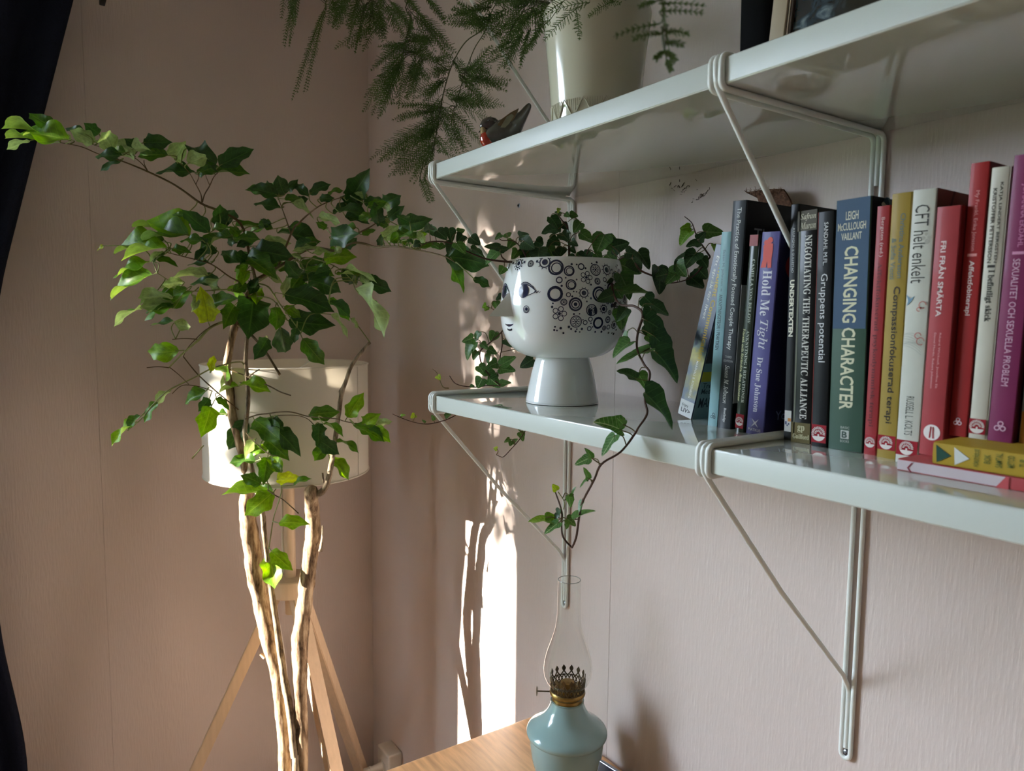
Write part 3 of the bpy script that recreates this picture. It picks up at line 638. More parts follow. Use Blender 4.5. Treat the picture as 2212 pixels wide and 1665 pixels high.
# branches (px, py, depth, width px)
BR = [
 ('branch', 'twig', [(552, 605, 1.50, 8), (541, 560, 1.47, 6.5), (521, 485, 1.44, 6), (472, 455, 1.42, 5.5), (434, 439, 1.41, 5), (380, 401, 1.40, 4.2), (320, 371, 1.385, 4), (258, 346, 1.37, 3), (214, 333, 1.36, 2.6), (176, 317, 1.35, 2.2), (130, 308, 1.34, 1.8)]),
 ('twig', 'twig', [(436, 438, 1.41, 3.4), (434, 420, 1.41, 2.6), (423, 398, 1.40, 2.2), (405, 368, 1.40, 1.8), (380, 347, 1.39, 1.6)]),
 ('twig', 'twig', [(437, 437, 1.41, 3.2), (442, 420, 1.41, 2.8), (453, 401, 1.41, 2.4), (462, 382, 1.41, 2), (474, 370, 1.41, 1.6)]),
 ('twig', 'twig', [(423, 398, 1.40, 1.8), (429, 384, 1.40, 1.6), (428, 374, 1.40, 1.4)]),
 ('twig', 'twig', [(453, 400, 1.41, 1.8), (446, 384, 1.41, 1.6), (444, 376, 1.41, 1.4)]),
 ('twig', 'twig', [(320, 371, 1.385, 2.6), (312, 355, 1.38, 2), (311, 346, 1.38, 1.6)]),
 ('twig', 'twig', [(320, 371, 1.385, 2.6), (305, 352, 1.38, 2), (280, 335, 1.37, 1.8), (240, 325, 1.36, 1.6), (200, 312, 1.355, 1.4)]),
 ('branch', 'twig', [(552, 605, 1.50, 8), (600, 578, 1.47, 7), (668, 537, 1.42, 6.5), (725, 542, 1.38, 6), (745, 532, 1.36, 5.5), (766, 524, 1.34, 5), (790, 527, 1.315, 4.8), (815, 534, 1.29, 4.6), (853, 532, 1.25, 4), (918, 543, 1.19, 3.2), (961, 554, 1.16, 2.8), (985, 568, 1.15, 2)]),
 ('branch', 'twig', [(725, 542, 1.38, 5), (740, 528, 1.37, 4.6), (755, 516, 1.36, 4.2), (775, 503, 1.35, 3.6), (800, 490, 1.34, 3), (830, 470, 1.32, 2.2)]),
 ('branch', 'twig', [(600, 578, 1.47, 5), (632, 498, 1.46, 4.6), (646, 482, 1.45, 4), (663, 465, 1.45, 3.4), (690, 445, 1.44, 2.6), (725, 430, 1.43, 2), (760, 422, 1.42, 1.6)]),
 ('branch', 'twig', [(628, 504, 1.46, 3.6), (620, 480, 1.46, 3), (610, 452, 1.46, 2.4), (600, 425, 1.46, 2)]),
 ('twig', 'green_twig', [(725, 545, 1.38, 3), (722, 520, 1.38, 2.6), (710, 500, 1.39, 2.2), (690, 482, 1.40, 1.8)]),
 ('branch', 'green_twig', [(509, 700, 1.525, 8), (490, 694, 1.50, 6.5), (462, 703, 1.47, 6), (445, 716, 1.45, 6), (431, 732, 1.44, 7), (420, 742, 1.43, 5), (390, 768, 1.40, 4), (365, 794, 1.38, 3)]),
 ('twig', 'twig', [(430, 733, 1.44, 2.6), (400, 731, 1.43, 2.2), (372, 733, 1.42, 1.8)]),
 ('twig', 'twig', [(365, 794, 1.38, 2.6), (342, 792, 1.37, 2), (317, 794, 1.36, 1.8)]),
 ('twig', 'twig', [(366, 793, 1.38, 2.2), (385, 808, 1.39, 1.8), (408, 830, 1.40, 1.6)]),
 ('twig', 'twig', [(470, 698, 1.47, 2.4), (445, 712, 1.45, 2), (425, 730, 1.44, 1.8), (405, 752, 1.43, 1.8), (396, 770, 1.42, 1.6)]),
 ('branch', 'twig', [(510, 700, 1.525, 6), (536, 717, 1.50, 5.5), (566, 749, 1.46, 5), (588, 782, 1.43, 4.6), (604, 809, 1.41, 6)]),
 ('branch', 'green_twig', [(528, 795, 1.51, 3.4), (524, 783, 1.50, 3.4), (510, 782, 1.48, 3.4), (490, 786, 1.46, 3.4), (455, 797, 1.44, 3.2), (422, 814, 1.42, 3), (368, 841, 1.39, 3.4), (336, 868, 1.38, 3), (305, 905, 1.37, 2.4), (275, 930, 1.36, 2)]),
 ('twig', 'twig', [(396, 770, 1.42, 2.6), (425, 806, 1.44, 3), (460, 839, 1.46, 3), (485, 860, 1.48, 3), (515, 885, 1.50, 3)]),
 ('twig', 'twig', [(372, 850, 1.40, 1.8), (395, 832, 1.42, 2), (430, 835, 1.44, 2), (460, 845, 1.46, 2)]),
 ('branch', 'twig', [(496, 798, 1.535, 3), (536, 814, 1.50, 3), (580, 833, 1.46, 3), (605, 846, 1.45, 2.8), (628, 854, 1.44, 3)]),
 ('twig', 'twig', [(537, 814, 1.50, 2.6), (550, 804, 1.48, 2.6), (560, 798, 1.47, 3)]),
 ('branch', 'twig', [(530, 905, 1.50, 3.2), (555, 896, 1.48, 3), (580, 893, 1.46, 2.8), (600, 890, 1.45, 2.6), (630, 890, 1.44, 3), (670, 900, 1.42, 2.8), (724, 904, 1.39, 2), (745, 910, 1.385, 2), (784, 918, 1.38, 1.8), (800, 925, 1.375, 1.6)]),
 ('twig', 'twig', [(600, 897, 1.45, 2.2), (640, 897, 1.43, 2.2), (665, 905, 1.42, 2), (680, 920, 1.41, 1.8)]),
 ('branch', 'green_twig', [(607, 1010, 1.44, 3.6), (608, 1050, 1.435, 3.2), (606, 1070, 1.43, 3.2), (592, 1114, 1.425, 2.8), (586, 1150, 1.42, 2.8), (581, 1185, 1.42, 2.6)]),
 ('twig', 'green_twig', [(560, 985, 1.49, 3), (572, 1010, 1.47, 3), (580, 1057, 1.44, 2.6)]),
 ('twig', 'twig', [(578, 1058, 1.44, 2.4), (595, 1070, 1.43, 2.4), (610, 1078, 1.43, 2.2), (630, 1095, 1.42, 2.2), (645, 1109, 1.42, 2.6)]),
 ('twig', 'green_twig', [(436, 965, 1.42, 3), (420, 985, 1.41, 2), (404, 972, 1.41, 0.8), (402, 972, 1.41, 4)][:2]),
 ('twig', 'green_twig', [(440, 962, 1.42, 2.4), (428, 975, 1.42, 2.4), (415, 990, 1.41, 3.4), (401, 974+40, 1.41, 4)][:3]),
 ('twig', 'twig', [(532, 935, 1.50, 2.4), (545, 950, 1.48, 2.2), (580, 980, 1.45, 2), (600, 985, 1.44, 1.8)]),
 ('twig', 'twig', [(545, 620, 1.49, 4), (500, 600, 1.45, 3.4), (455, 570, 1.42, 3), (400, 555, 1.40, 2.4), (360, 545, 1.39, 2)]),
 ('twig', 'green_twig', [(545, 625, 1.49, 4), (490, 625, 1.44, 3), (440, 628, 1.42, 2.6), (400, 625, 1.40, 2), (340, 590, 1.38, 1.6)]),
 ('twig', 'green_twig', [(556, 612, 1.49, 4), (580, 620, 1.46, 3.4), (600, 650, 1.44, 3), (630, 690, 1.42, 2.4), (650, 720, 1.41, 2)]),
 ('twig', 'green_twig', [(560, 608, 1.49, 3.4), (640, 560, 1.43, 3), (690, 562, 1.40, 2.8), (735, 582, 1.37, 2.4), (770, 615, 1.35, 2)]),
 ('twig', 'green_twig', [(556, 640, 1.48, 3), (590, 648, 1.44, 2.4), (620, 690, 1.42, 2)]),
]
for nm, mt_, pts in BR: pl.stem(pts, nm, M[mt_], 6, .06 if nm == 'branch' else 0)
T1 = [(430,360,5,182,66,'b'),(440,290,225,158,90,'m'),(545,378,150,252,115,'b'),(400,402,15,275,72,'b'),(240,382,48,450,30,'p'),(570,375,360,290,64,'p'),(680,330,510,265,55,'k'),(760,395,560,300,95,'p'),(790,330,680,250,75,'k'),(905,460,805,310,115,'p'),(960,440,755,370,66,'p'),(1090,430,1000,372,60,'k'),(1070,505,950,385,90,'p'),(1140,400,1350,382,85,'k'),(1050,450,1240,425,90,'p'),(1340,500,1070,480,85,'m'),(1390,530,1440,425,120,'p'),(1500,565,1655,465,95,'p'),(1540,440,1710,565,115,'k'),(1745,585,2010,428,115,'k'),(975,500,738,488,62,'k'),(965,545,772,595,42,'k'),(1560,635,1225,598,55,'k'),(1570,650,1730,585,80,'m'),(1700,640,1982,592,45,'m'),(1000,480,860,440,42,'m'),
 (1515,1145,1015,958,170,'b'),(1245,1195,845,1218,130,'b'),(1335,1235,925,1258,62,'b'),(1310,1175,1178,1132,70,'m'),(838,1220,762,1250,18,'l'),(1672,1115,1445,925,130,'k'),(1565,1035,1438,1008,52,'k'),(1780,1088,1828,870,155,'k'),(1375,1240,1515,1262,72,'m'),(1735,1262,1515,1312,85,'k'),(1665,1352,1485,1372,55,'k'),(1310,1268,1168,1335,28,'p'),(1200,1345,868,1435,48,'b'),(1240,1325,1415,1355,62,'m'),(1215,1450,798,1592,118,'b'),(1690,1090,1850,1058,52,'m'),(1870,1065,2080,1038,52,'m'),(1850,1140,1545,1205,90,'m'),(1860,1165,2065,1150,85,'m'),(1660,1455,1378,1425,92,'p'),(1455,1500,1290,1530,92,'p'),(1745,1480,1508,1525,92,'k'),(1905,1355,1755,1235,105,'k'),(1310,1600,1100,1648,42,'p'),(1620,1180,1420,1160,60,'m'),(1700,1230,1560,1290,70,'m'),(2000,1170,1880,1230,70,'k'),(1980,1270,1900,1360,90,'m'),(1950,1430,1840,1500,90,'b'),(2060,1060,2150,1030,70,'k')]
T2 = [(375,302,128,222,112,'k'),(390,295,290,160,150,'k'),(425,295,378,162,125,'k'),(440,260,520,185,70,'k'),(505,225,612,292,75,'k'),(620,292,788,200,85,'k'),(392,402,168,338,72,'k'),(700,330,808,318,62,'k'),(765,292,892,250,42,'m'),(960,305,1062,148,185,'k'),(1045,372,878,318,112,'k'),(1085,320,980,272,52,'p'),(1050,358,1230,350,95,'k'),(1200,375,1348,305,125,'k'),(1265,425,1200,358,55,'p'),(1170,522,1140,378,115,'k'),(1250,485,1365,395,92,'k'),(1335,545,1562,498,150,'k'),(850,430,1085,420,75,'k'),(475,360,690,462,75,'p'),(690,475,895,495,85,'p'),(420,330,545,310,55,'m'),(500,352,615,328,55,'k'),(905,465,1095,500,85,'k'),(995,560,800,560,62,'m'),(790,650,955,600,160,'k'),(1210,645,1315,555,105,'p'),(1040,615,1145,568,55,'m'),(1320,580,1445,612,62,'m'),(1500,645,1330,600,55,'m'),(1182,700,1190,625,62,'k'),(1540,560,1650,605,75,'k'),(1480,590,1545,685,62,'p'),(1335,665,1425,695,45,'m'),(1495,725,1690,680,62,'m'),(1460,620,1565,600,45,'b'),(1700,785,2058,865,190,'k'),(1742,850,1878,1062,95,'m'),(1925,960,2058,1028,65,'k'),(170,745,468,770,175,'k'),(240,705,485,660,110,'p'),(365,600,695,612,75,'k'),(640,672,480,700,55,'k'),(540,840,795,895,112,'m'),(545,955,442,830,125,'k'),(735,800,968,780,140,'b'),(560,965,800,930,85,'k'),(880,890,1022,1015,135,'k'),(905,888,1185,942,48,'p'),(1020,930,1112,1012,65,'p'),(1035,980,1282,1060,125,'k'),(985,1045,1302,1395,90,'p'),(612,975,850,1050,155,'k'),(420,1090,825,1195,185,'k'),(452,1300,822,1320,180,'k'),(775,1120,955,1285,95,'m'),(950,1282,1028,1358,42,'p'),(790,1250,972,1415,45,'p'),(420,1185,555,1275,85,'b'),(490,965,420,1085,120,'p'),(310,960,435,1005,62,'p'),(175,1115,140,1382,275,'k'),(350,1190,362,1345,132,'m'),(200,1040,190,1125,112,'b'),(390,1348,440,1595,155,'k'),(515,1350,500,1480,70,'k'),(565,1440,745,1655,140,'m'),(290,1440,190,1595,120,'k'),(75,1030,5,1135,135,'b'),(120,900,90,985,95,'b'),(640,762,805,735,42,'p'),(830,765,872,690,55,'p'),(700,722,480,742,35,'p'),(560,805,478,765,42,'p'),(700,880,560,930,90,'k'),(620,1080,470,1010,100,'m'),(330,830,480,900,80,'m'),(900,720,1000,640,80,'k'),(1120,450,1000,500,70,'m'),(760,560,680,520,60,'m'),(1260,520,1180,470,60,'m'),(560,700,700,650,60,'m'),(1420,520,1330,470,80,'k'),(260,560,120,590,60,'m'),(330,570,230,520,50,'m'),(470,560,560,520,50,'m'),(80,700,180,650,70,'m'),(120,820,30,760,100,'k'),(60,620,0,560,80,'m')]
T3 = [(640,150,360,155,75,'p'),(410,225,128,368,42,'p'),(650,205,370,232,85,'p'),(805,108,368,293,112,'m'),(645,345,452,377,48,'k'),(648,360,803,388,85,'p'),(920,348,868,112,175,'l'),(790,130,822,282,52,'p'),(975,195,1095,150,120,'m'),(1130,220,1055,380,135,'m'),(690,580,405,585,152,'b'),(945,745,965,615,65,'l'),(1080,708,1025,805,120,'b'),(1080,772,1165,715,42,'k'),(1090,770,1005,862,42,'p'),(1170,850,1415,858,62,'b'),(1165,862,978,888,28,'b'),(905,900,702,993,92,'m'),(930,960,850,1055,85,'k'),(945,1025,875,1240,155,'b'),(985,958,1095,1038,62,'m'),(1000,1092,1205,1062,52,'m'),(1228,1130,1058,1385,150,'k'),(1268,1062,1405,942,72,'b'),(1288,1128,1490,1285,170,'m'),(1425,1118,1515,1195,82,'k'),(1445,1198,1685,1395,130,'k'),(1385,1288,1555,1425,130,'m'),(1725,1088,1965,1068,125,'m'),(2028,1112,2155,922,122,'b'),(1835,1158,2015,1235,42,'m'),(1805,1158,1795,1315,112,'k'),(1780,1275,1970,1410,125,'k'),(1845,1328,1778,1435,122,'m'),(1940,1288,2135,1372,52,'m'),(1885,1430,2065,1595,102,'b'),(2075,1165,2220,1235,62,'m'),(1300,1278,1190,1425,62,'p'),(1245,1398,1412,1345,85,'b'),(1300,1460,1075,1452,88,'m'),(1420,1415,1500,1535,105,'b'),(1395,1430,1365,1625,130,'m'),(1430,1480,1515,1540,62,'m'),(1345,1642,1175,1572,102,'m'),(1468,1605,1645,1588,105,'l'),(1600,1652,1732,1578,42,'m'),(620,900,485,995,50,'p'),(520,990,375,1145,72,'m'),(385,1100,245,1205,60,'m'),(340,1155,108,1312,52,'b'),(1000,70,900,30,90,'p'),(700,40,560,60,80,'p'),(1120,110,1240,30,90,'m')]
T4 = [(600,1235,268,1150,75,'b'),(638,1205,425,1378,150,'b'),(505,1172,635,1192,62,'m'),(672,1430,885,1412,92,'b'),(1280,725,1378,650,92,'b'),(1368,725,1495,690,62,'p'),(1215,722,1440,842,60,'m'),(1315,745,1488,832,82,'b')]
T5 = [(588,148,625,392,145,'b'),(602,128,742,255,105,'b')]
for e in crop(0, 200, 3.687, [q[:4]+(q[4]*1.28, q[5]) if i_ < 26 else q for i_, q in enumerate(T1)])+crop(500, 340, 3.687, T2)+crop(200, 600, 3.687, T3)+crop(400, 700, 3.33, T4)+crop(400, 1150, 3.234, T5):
    pl.leaf(*e)
    if 330 < e[0] < 900 and 400 < e[1] < 690 and rnd.random() < .42:
        a_ = rnd.uniform(-.7, .7); lx, ly = e[2]-e[0], e[3]-e[1]; jx, jy = rnd.gauss(0, 14), rnd.gauss(0, 10)
        pl.leaf(e[0]+jx, e[1]+jy, e[0]+jx+lx*math.cos(a_)*.9-ly*math.sin(a_)*.5, e[1]+jy+lx*math.sin(a_)*.5+ly*math.cos(a_)*.9, e[4]*rnd.uniform(.7, 1), rnd.choice('kkmm'))
pl.done(M['petiole'])

# ------------------------------------------------------------------ face planter with ivy
PC = V((1.1693, -.1724, 0)); PF = math.atan2((CAM-PC).y, (CAM-PC).x)
ivy = thing('potted_ivy', 'trailing ivy growing from a white face planter on the lower shelf', 'potted plant', PC)
FOOT = [(.0005, .0006), (.0530, .0006), (.0572, .0020), (.0577, .0050), (.0540, .0240), (.0490, .0480), (.0440, .0660), (.0425, .0715)]
BOWL = [(.0425, .0715), (.0560, .0735), (.0690, .0790), (.0810, .0880), (.0895, .0995), (.0955, .1130), (.0985, .1270), (.0998, .1430), (.0993, .1600), (.0970, .1780), (.0935, .1960), (.0900, .2110), (.0874, .2205)]
BP = smooth_prof(BOWL, 4)
def rb(z):
    for (r0, z0), (r1, z1) in zip(BP, BP[1:]):
        if z0 <= z <= z1: return r0+(r1-r0)*(z-z0)/(z1-z0+1e-9)
    return BP[-1][0] if z > BP[-1][1] else BP[0][0]
b = nb(); lathe(b, BP+[(.0866, .2222), (.0852, .2222), (.0846, .2200), (.0890, .196), (.0930, .16), (.0920, .14)], PC, 96); bowl = obj('pot', b, M['porcelain'], ivy)
b = nb(); lathe(b, smooth_prof(FOOT, 3), PC, 72); obj('pot_foot', b, M['porcelain'], ivy)
b = nb(); lathe(b, [(.0915, .176), (.05, .186), (.0004, .190)], PC, 48); obj('soil', b, M['soil'], ivy)
def bp(phi, z, off=.0005):
    """phi: angle seen from the camera's direction, + to its right"""
    a = PF+phi; r = rb(z)+off
    return PC+V((r*math.cos(a), r*math.sin(a), z))
def decal_poly(b, c, pts, off=.0005):
    """pts (u, v) metres about the point c = (phi, z) on the bowl"""
    vs = []
    for u, v in pts:
        z = min(c[1]+v, .2200); vs.append(b.verts.new(bp(c[0]+u/rb(c[1]), z, off)))
    if len(vs) >= 3: b.faces.new(vs)
    return vs
def ringd(b, c, r0, r1, n=22, off=.0005, ex=1.0):
    A = []; B_ = []
    for k in range(n):
        a = 2*math.pi*k/n
        A.append(b.verts.new(bp(c[0]+r0*math.cos(a)/rb(c[1]), min(c[1]+r0*ex*math.sin(a), .2202), off)))
        B_.append(b.verts.new(bp(c[0]+r1*math.cos(a)/rb(c[1]), min(c[1]+r1*ex*math.sin(a), .2202), off)))
    for k in range(n): b.faces.new((A[k], B_[k], B_[(k+1) % n], A[(k+1) % n]))
def discd(b, c, r, n=18, off=.0005, sx=1, rot=0):
    cv = b.verts.new(bp(c[0], min(c[1], .2202), off)); vs = []
    for k in range(n):
        a = 2*math.pi*k/n; x, y = r*sx*math.cos(a), r*math.sin(a); x, y = x*math.cos(rot)-y*math.sin(rot), x*math.sin(rot)+y*math.cos(rot)
        vs.append(b.verts.new(bp(c[0]+x/rb(c[1]), min(c[1]+y, .2202), off)))
    for k in range(n): b.faces.new((cv, vs[k], vs[(k+1) % n]))
def rosette(b, c, R, kind, r):
    if kind == 0: ringd(b, c, R*.74, R); ringd(b, c, R*.48, R*.64); discd(b, c, R*.27)
    elif kind == 1: ringd(b, c, R*.76, R); ringd(b, (c[0]+R*.08/rb(c[1]), c[1]-R*.06), R*.55, R*.70)
    elif kind == 2:
        ringd(b, c, R*.52, R*.66); discd(b, c, R*.30)
        for k in range(12): discd(b, (c[0]+R*.88*math.cos(k*.5236)/rb(c[1]), c[1]+R*.88*math.sin(k*.5236)), R*.11, 8)
    elif kind == 3:
        ringd(b, c, R*.84, R); ringd(b, c, R*.66, R*.74); discd(b, c, R*.18)
        for k in range(8): discd(b, (c[0]+R*.42*math.cos(k*.785)/rb(c[1]), c[1]+R*.42*math.sin(k*.785)), R*.20, 8, .0005, .45, k*.785+1.57)
    elif kind == 4: ringd(b, c, R*.66, R, 16)
    elif kind == 5:
        for k in range(5): ringd(b, (c[0]+R*.60*math.cos(k*1.257)/rb(c[1]), c[1]+R*.60*math.sin(k*1.257)), R*.26, R*.36, 14)
        discd(b, c, R*.2)
    elif kind == 6:
        ringd(b, c, R*.62, R*.78); discd(b, c, R*.4)
        for k in range(10): decal_poly(b, c, [(R*u*math.cos(k*.628+e), R*u*math.sin(k*.628+e)) for u, e in ((.8, -.1), (1.08, 0), (.8, .1))])
orn = nb(); r3 = random.Random(21); placed = []
tries = 0
while len(placed) < 110 and tries < 6000:
    tries += 1
    ph_, z_ = r3.uniform(-.16, 1.75), r3.uniform(.112, .208); R_ = r3.choice((.0115, .0100, .0088, .0078, .0066, .0050, .0036))
    if tries < 900 and R_ < .0078: continue
    if z_ < .118+.05*max(0, .30-ph_)*1.2 or z_+R_ > .219: continue
    if all(((ph_-q[0])*.097)**2+(z_-q[1])**2 > (R_+q[2]+.0004)**2 for q in placed):
        placed.append((ph_, z_, R_)); rosette(orn, (ph_, z_), R_, r3.choice((0, 0, 1, 1, 2, 3, 4, 5, 6)) if R_ > .006 else r3.choice((4, 0)), r3)
for k in range(230):
    ph_, z_ = r3.uniform(-.2, 1.75), r3.uniform(.110, .215); R_ = r3.uniform(.0010, .0020)
    if all(((ph_-q[0])*.097)**2+(z_-q[1])**2 > (R_+q[2]+.0004)**2 for q in placed):
        placed.append((ph_, z_, R_)); discd(orn, (ph_, z_), R_, 9)
for k in range(6):
    c = (r3.uniform(-.1, 1.5), r3.uniform(.13, .2)); discd(orn, c, .006, 12, .0006, .45, r3.uniform(0, 3))
for k, ph_ in enumerate((-1.42, -1.22, -.86, -.58, -.32, -1.62)):
    rosette(orn, (ph_, .2125 if k % 2 else .214), (.0060, .0046, .0105, .0052, .0110, .008)[k], (4, 0, 2, 0, 6, 3)[k], r3)
for ph_ in (-1.04, -.72, -.46): discd(orn, (ph_, .2155), .0020, 9)
oo = obj('hair_ornament', orn, M['cobalt'], bowl, None, False)
# face: eyes, mouth, beauty spot, nose
def eye(phi, z, w_, h_, flip):
    b = nb(); f = -1 if flip else 1; N = 16
    up = [(-w_+2*w_*i/N, h_*math.sin(math.pi*i/N)**.9) for i in range(N+1)]; lo = [(-w_+2*w_*i/N, -h_*.62*math.sin(math.pi*i/N)) for i in range(N+1)]
    for arr, th in ((up, .0008), (lo, .0005), ([(x, y+.0034*math.sin(math.pi*(i/N))) for i, (x, y) in enumerate(up)], .0006)):
        for p, q in zip(arr, arr[1:]): decal_poly(b, (phi, z), [(f*p[0], p[1]-th), (f*q[0], q[1]-th), (f*q[0], q[1]+th), (f*p[0], p[1]+th)][::f], .0006)
    for i in range(2, N-1):
        x, y = up[i]; discd(b, (phi+f*x/rb(z), z+y+.0018), .0009, 7, .0006)
    discd(b, (phi-f*.0016/rb(z), z+.0008), h_*.98, 24, .0007, .95)
    for i in range(7):
        x = w_*(.92+.07*i); discd(b, (phi+f*x/rb(z), z+.0012*math.sin(i*2.1)-.0006), .0012-.00012*i, 7, .0006)
    return obj('painted_eye', b, M['cobalt'], bowl, None, False)
eye(-.63, .1715, .0205, .0104, False); eye(-1.20, .1715, .0205, .0104, True)
b = nb(); N = 14
pts = [(-.013+.026*i/N, .0042*((i/N-.5)*2)**2) for i in range(N+1)]
for p, q in zip(pts, pts[1:]):
    tp = lambda x: .0034*(1-abs(x/.013)**1.6)
    decal_poly(b, (-.99, .1200), [(p[0], p[1]-.0002), (q[0], q[1]-.0002), (q[0], q[1]+tp(q[0])), (p[0], p[1]+tp(p[0]))], .0006)
for p, q in zip(pts[3:-3], pts[4:-3]):
    decal_poly(b, (-.99, .1148), [(p[0], p[1]*1.2-.0016), (q[0], q[1]*1.2-.0016), (q[0], q[1]*1.2+.0010), (p[0], p[1]*1.2+.0010)], .0006)
obj('painted_mouth', b, M['cobalt'], bowl, None, False)
b = nb(); ringd(b, (-.575, .1455), .0046, .0056); ringd(b, (-.573, .1450), .0028, .0036); discd(b, (-.573, .1455), .0022)
obj('painted_cheek_spot', b, M['cobalt'], bowl, None, False)
b = nb(); nph = -.985; N = 10; rows = []
for i in range(N+1):
    t = i/N; z = .176-.041*t; hw = .0025+.0125*t**1.2; pr_ = .0005+.034*t**1.25
    if i == N: pr_ *= 1
    row = []
    for k in range(9):
        u = (k/8-.5)*2; row.append(b.verts.new(bp(nph+u*hw/rb(z), z, -.001+pr_*(1-abs(u))**1.05+(0 if abs(u) > .99 else 0))))
    rows.append(row)
last = [b.verts.new(bp(nph+((k/8-.5)*2)*.0135/rb(.1345), .1335+.001*(1-abs((k/8-.5)*2)), -.001)) for k in range(9)]
rows.append(last)
for p, q in zip(rows, rows[1:]):
    for k in range(8): b.faces.new((p[k], p[k+1], q[k+1], q[k]))
nose = obj('nose', b, M['porcelain'], ivy, None, True, 35)

iv = Plant(ivy, 'i', IM, 1.0, .012)
def I1(L, *dw): return [(980+x/3.33, 430+y/3.33, d, w_) for x, y, d, w_ in L]
def I2(L): return [(880+x/3.687, 780+y/3.687, d, w_) for x, y, d, w_ in L]
def I3(L): return [(890+x/5.53, 320+y/5.53, d, w_) for x, y, d, w_ in L]
vine = I1([(1060, 470, 1.12, 5), (1120, 520, 1.08, 5), (1150, 680, 1.035, 5), (1200, 760, 1.01, 5), (1300, 770, .985, 5.5), (1360, 830, .965, 6), (1325, 960, .94, 5.5), (1320, 1080, .915, 5), (1370, 1190, .89, 5), (1412, 1260, .875, 5), (1375, 1430, .85, 5), (1392, 1540, .84, 5), (1330, 1640, .825, 4.6)])+I2([(1810, 580, .818, 5), (1700, 720, .812, 5), (1545, 820, .82, 5), (1485, 950, .835, 5), (1400, 1110, .86, 4.6), (1370, 1230, .88, 5), (1345, 1400, .90, 5), (1310, 1485, .915, 4.6)])
iv.stem(vine, 'vine', M['ivy_stem'], 7, .12, True, 6, 120)
iv.stem(I2([(1310, 1485, .915, 4.2), (1240, 1400, .92, 4), (1228, 1300, .925, 4), (1230, 1200, .925, 4), (1185, 1060, .93, 3), (1160, 1000, .93, 2)]), 'vine', M['ivy_stem'], 6, .08)
iv.stem(I2([(1245, 1180, .925, 2.4), (1250, 1120, .93, 2), (1200, 1040, .93, 2)]), 'vine', M['green_twig'], 5)
iv.stem(I1([(1180, 440, 1.12, 4), (1240, 410, 1.10, 4), (1290, 440, 1.08, 4), (1340, 510, 1.06, 4.6), (1440, 555, 1.05, 4), (1500, 590, 1.045, 3), (1560, 603, 1.04, 3), (1660, 585, 1.035, 3), (1740, 540, 1.035, 3), (1800, 470, 1.035, 4), (1845, 415, 1.035, 4)]), 'vine', M['ivy_stem'], 6, .1)
iv.stem(I1([(1845, 415, 1.035, 4), (1800, 350, 1.035, 4), (1760, 290, 1.035, 3.4), (1735, 230, 1.035, 3), (1712, 170, 1.04, 2.2), (1660, 125, 1.04, 1.6)]), 'vine', M['ivy_stem'], 6, .08)
iv.stem(I3([(1290, 1370, 1.12, 4.5), (1180, 1358, 1.09, 5), (1000, 1342, 1.085, 4.6), (850, 1312, 1.085, 4), (650, 1230, 1.085, 3.6), (450, 1130, 1.085, 3), (220, 1118, 1.085, 3), (80, 1185, 1.085, 2.4)]), 'vine', M['ivy_stem'], 6, .1)
iv.stem(I3([(1130, 1350, 1.09, 4), (1075, 1300, 1.09, 3), (1060, 1250, 1.09, 2.4)]), 'vine', M['ivy_stem'], 6)
iv.stem(I3([(1380, 1400, 1.14, 3), (1340, 1250, 1.14, 3), (1220, 1110, 1.14, 2.4), (1070, 1100, 1.14, 2), (1010, 1030, 1.14, 1.2)]), 'vine', M['ivy_stem'], 6)
iv.stem(I3([(1860, 1480, 1.15, 5), (1875, 1300, 1.15, 5), (1868, 1060, 1.15, 4), (1850, 930, 1.15, 3.6), (1790, 860, 1.15, 3), (1740, 790, 1.15, 2)]), 'vine', M['ivy_stem'], 6, .1)
iv.stem(I3([(1880, 1120, 1.15, 2.4), (1920, 1040, 1.15, 2), (1985, 1008, 1.15, 2)]), 'vine', M['ivy_petiole'], 5)
iv.stem(I3([(1860, 880, 1.15, 1.6), (1940, 830, 1.15, 1.8), (2010, 885, 1.15, 1.6)]), 'vine', M['ivy_petiole'], 5)
iv.stem(I3([(2000, 1420, 1.10, 3), (2070, 1300, 1.09, 3), (2110, 1200, 1.08, 2.4)]), 'vine', M['ivy_stem'], 5)
back = [(430, 700, 1.26, 3), (400, 860, 1.25, 3.2), (345, 955, 1.245, 3.4), (240, 1050, 1.24, 3.2), (190, 1100, 1.235, 3), (205, 1195, 1.23, 3.2), (285, 1295, 1.22, 3), (345, 1345, 1.21, 3)]
iv.stem(I1(back), 'vine', M['ivy_stem'], 6, .1)
iv.stem(I1([(345, 955, 1.245, 2.6), (350, 1040, 1.24, 3), (335, 1130, 1.235, 2.8), (330, 1200, 1.23, 2.4), (310, 1290, 1.22, 2)]), 'vine', M['ivy_stem'], 6)
iv.stem(I1([(400, 860, 1.25, 2), (340, 830, 1.25, 2), (280, 790, 1.25, 1.6), (235, 770, 1.25, 1.2)]), 'vine', M['ivy_stem'], 5)
iv.stem(I1([(345, 1345, 1.21, 2.6), (250, 1340, 1.20, 2.6), (140, 1352, 1.19, 2.2), (20, 1330, 1.19, 2), (-30, 1270, 1.19, 1.8)]), 'vine', M['ivy_stem'], 5)
iv.stem(I2([(330, 215, 1.19, 2.4), (285, 205, 1.19, 2.4), (255, 140, 1.19, 2), (232, 88, 1.19, 1.6), (200, 62, 1.19, 1)]), 'vine', M['ivy_petiole'], 5)
iv.stem(I2([(420, 400, 1.22, 2.4), (380, 432, 1.22, 2.4), (300, 470, 1.22, 2.4), (170, 500, 1.22, 2.4), (60, 488, 1.22, 2), (-40, 455, 1.22, 1.8), (-120, 420, 1.22, 1.2)]), 'vine', M['ivy_stem'], 5)
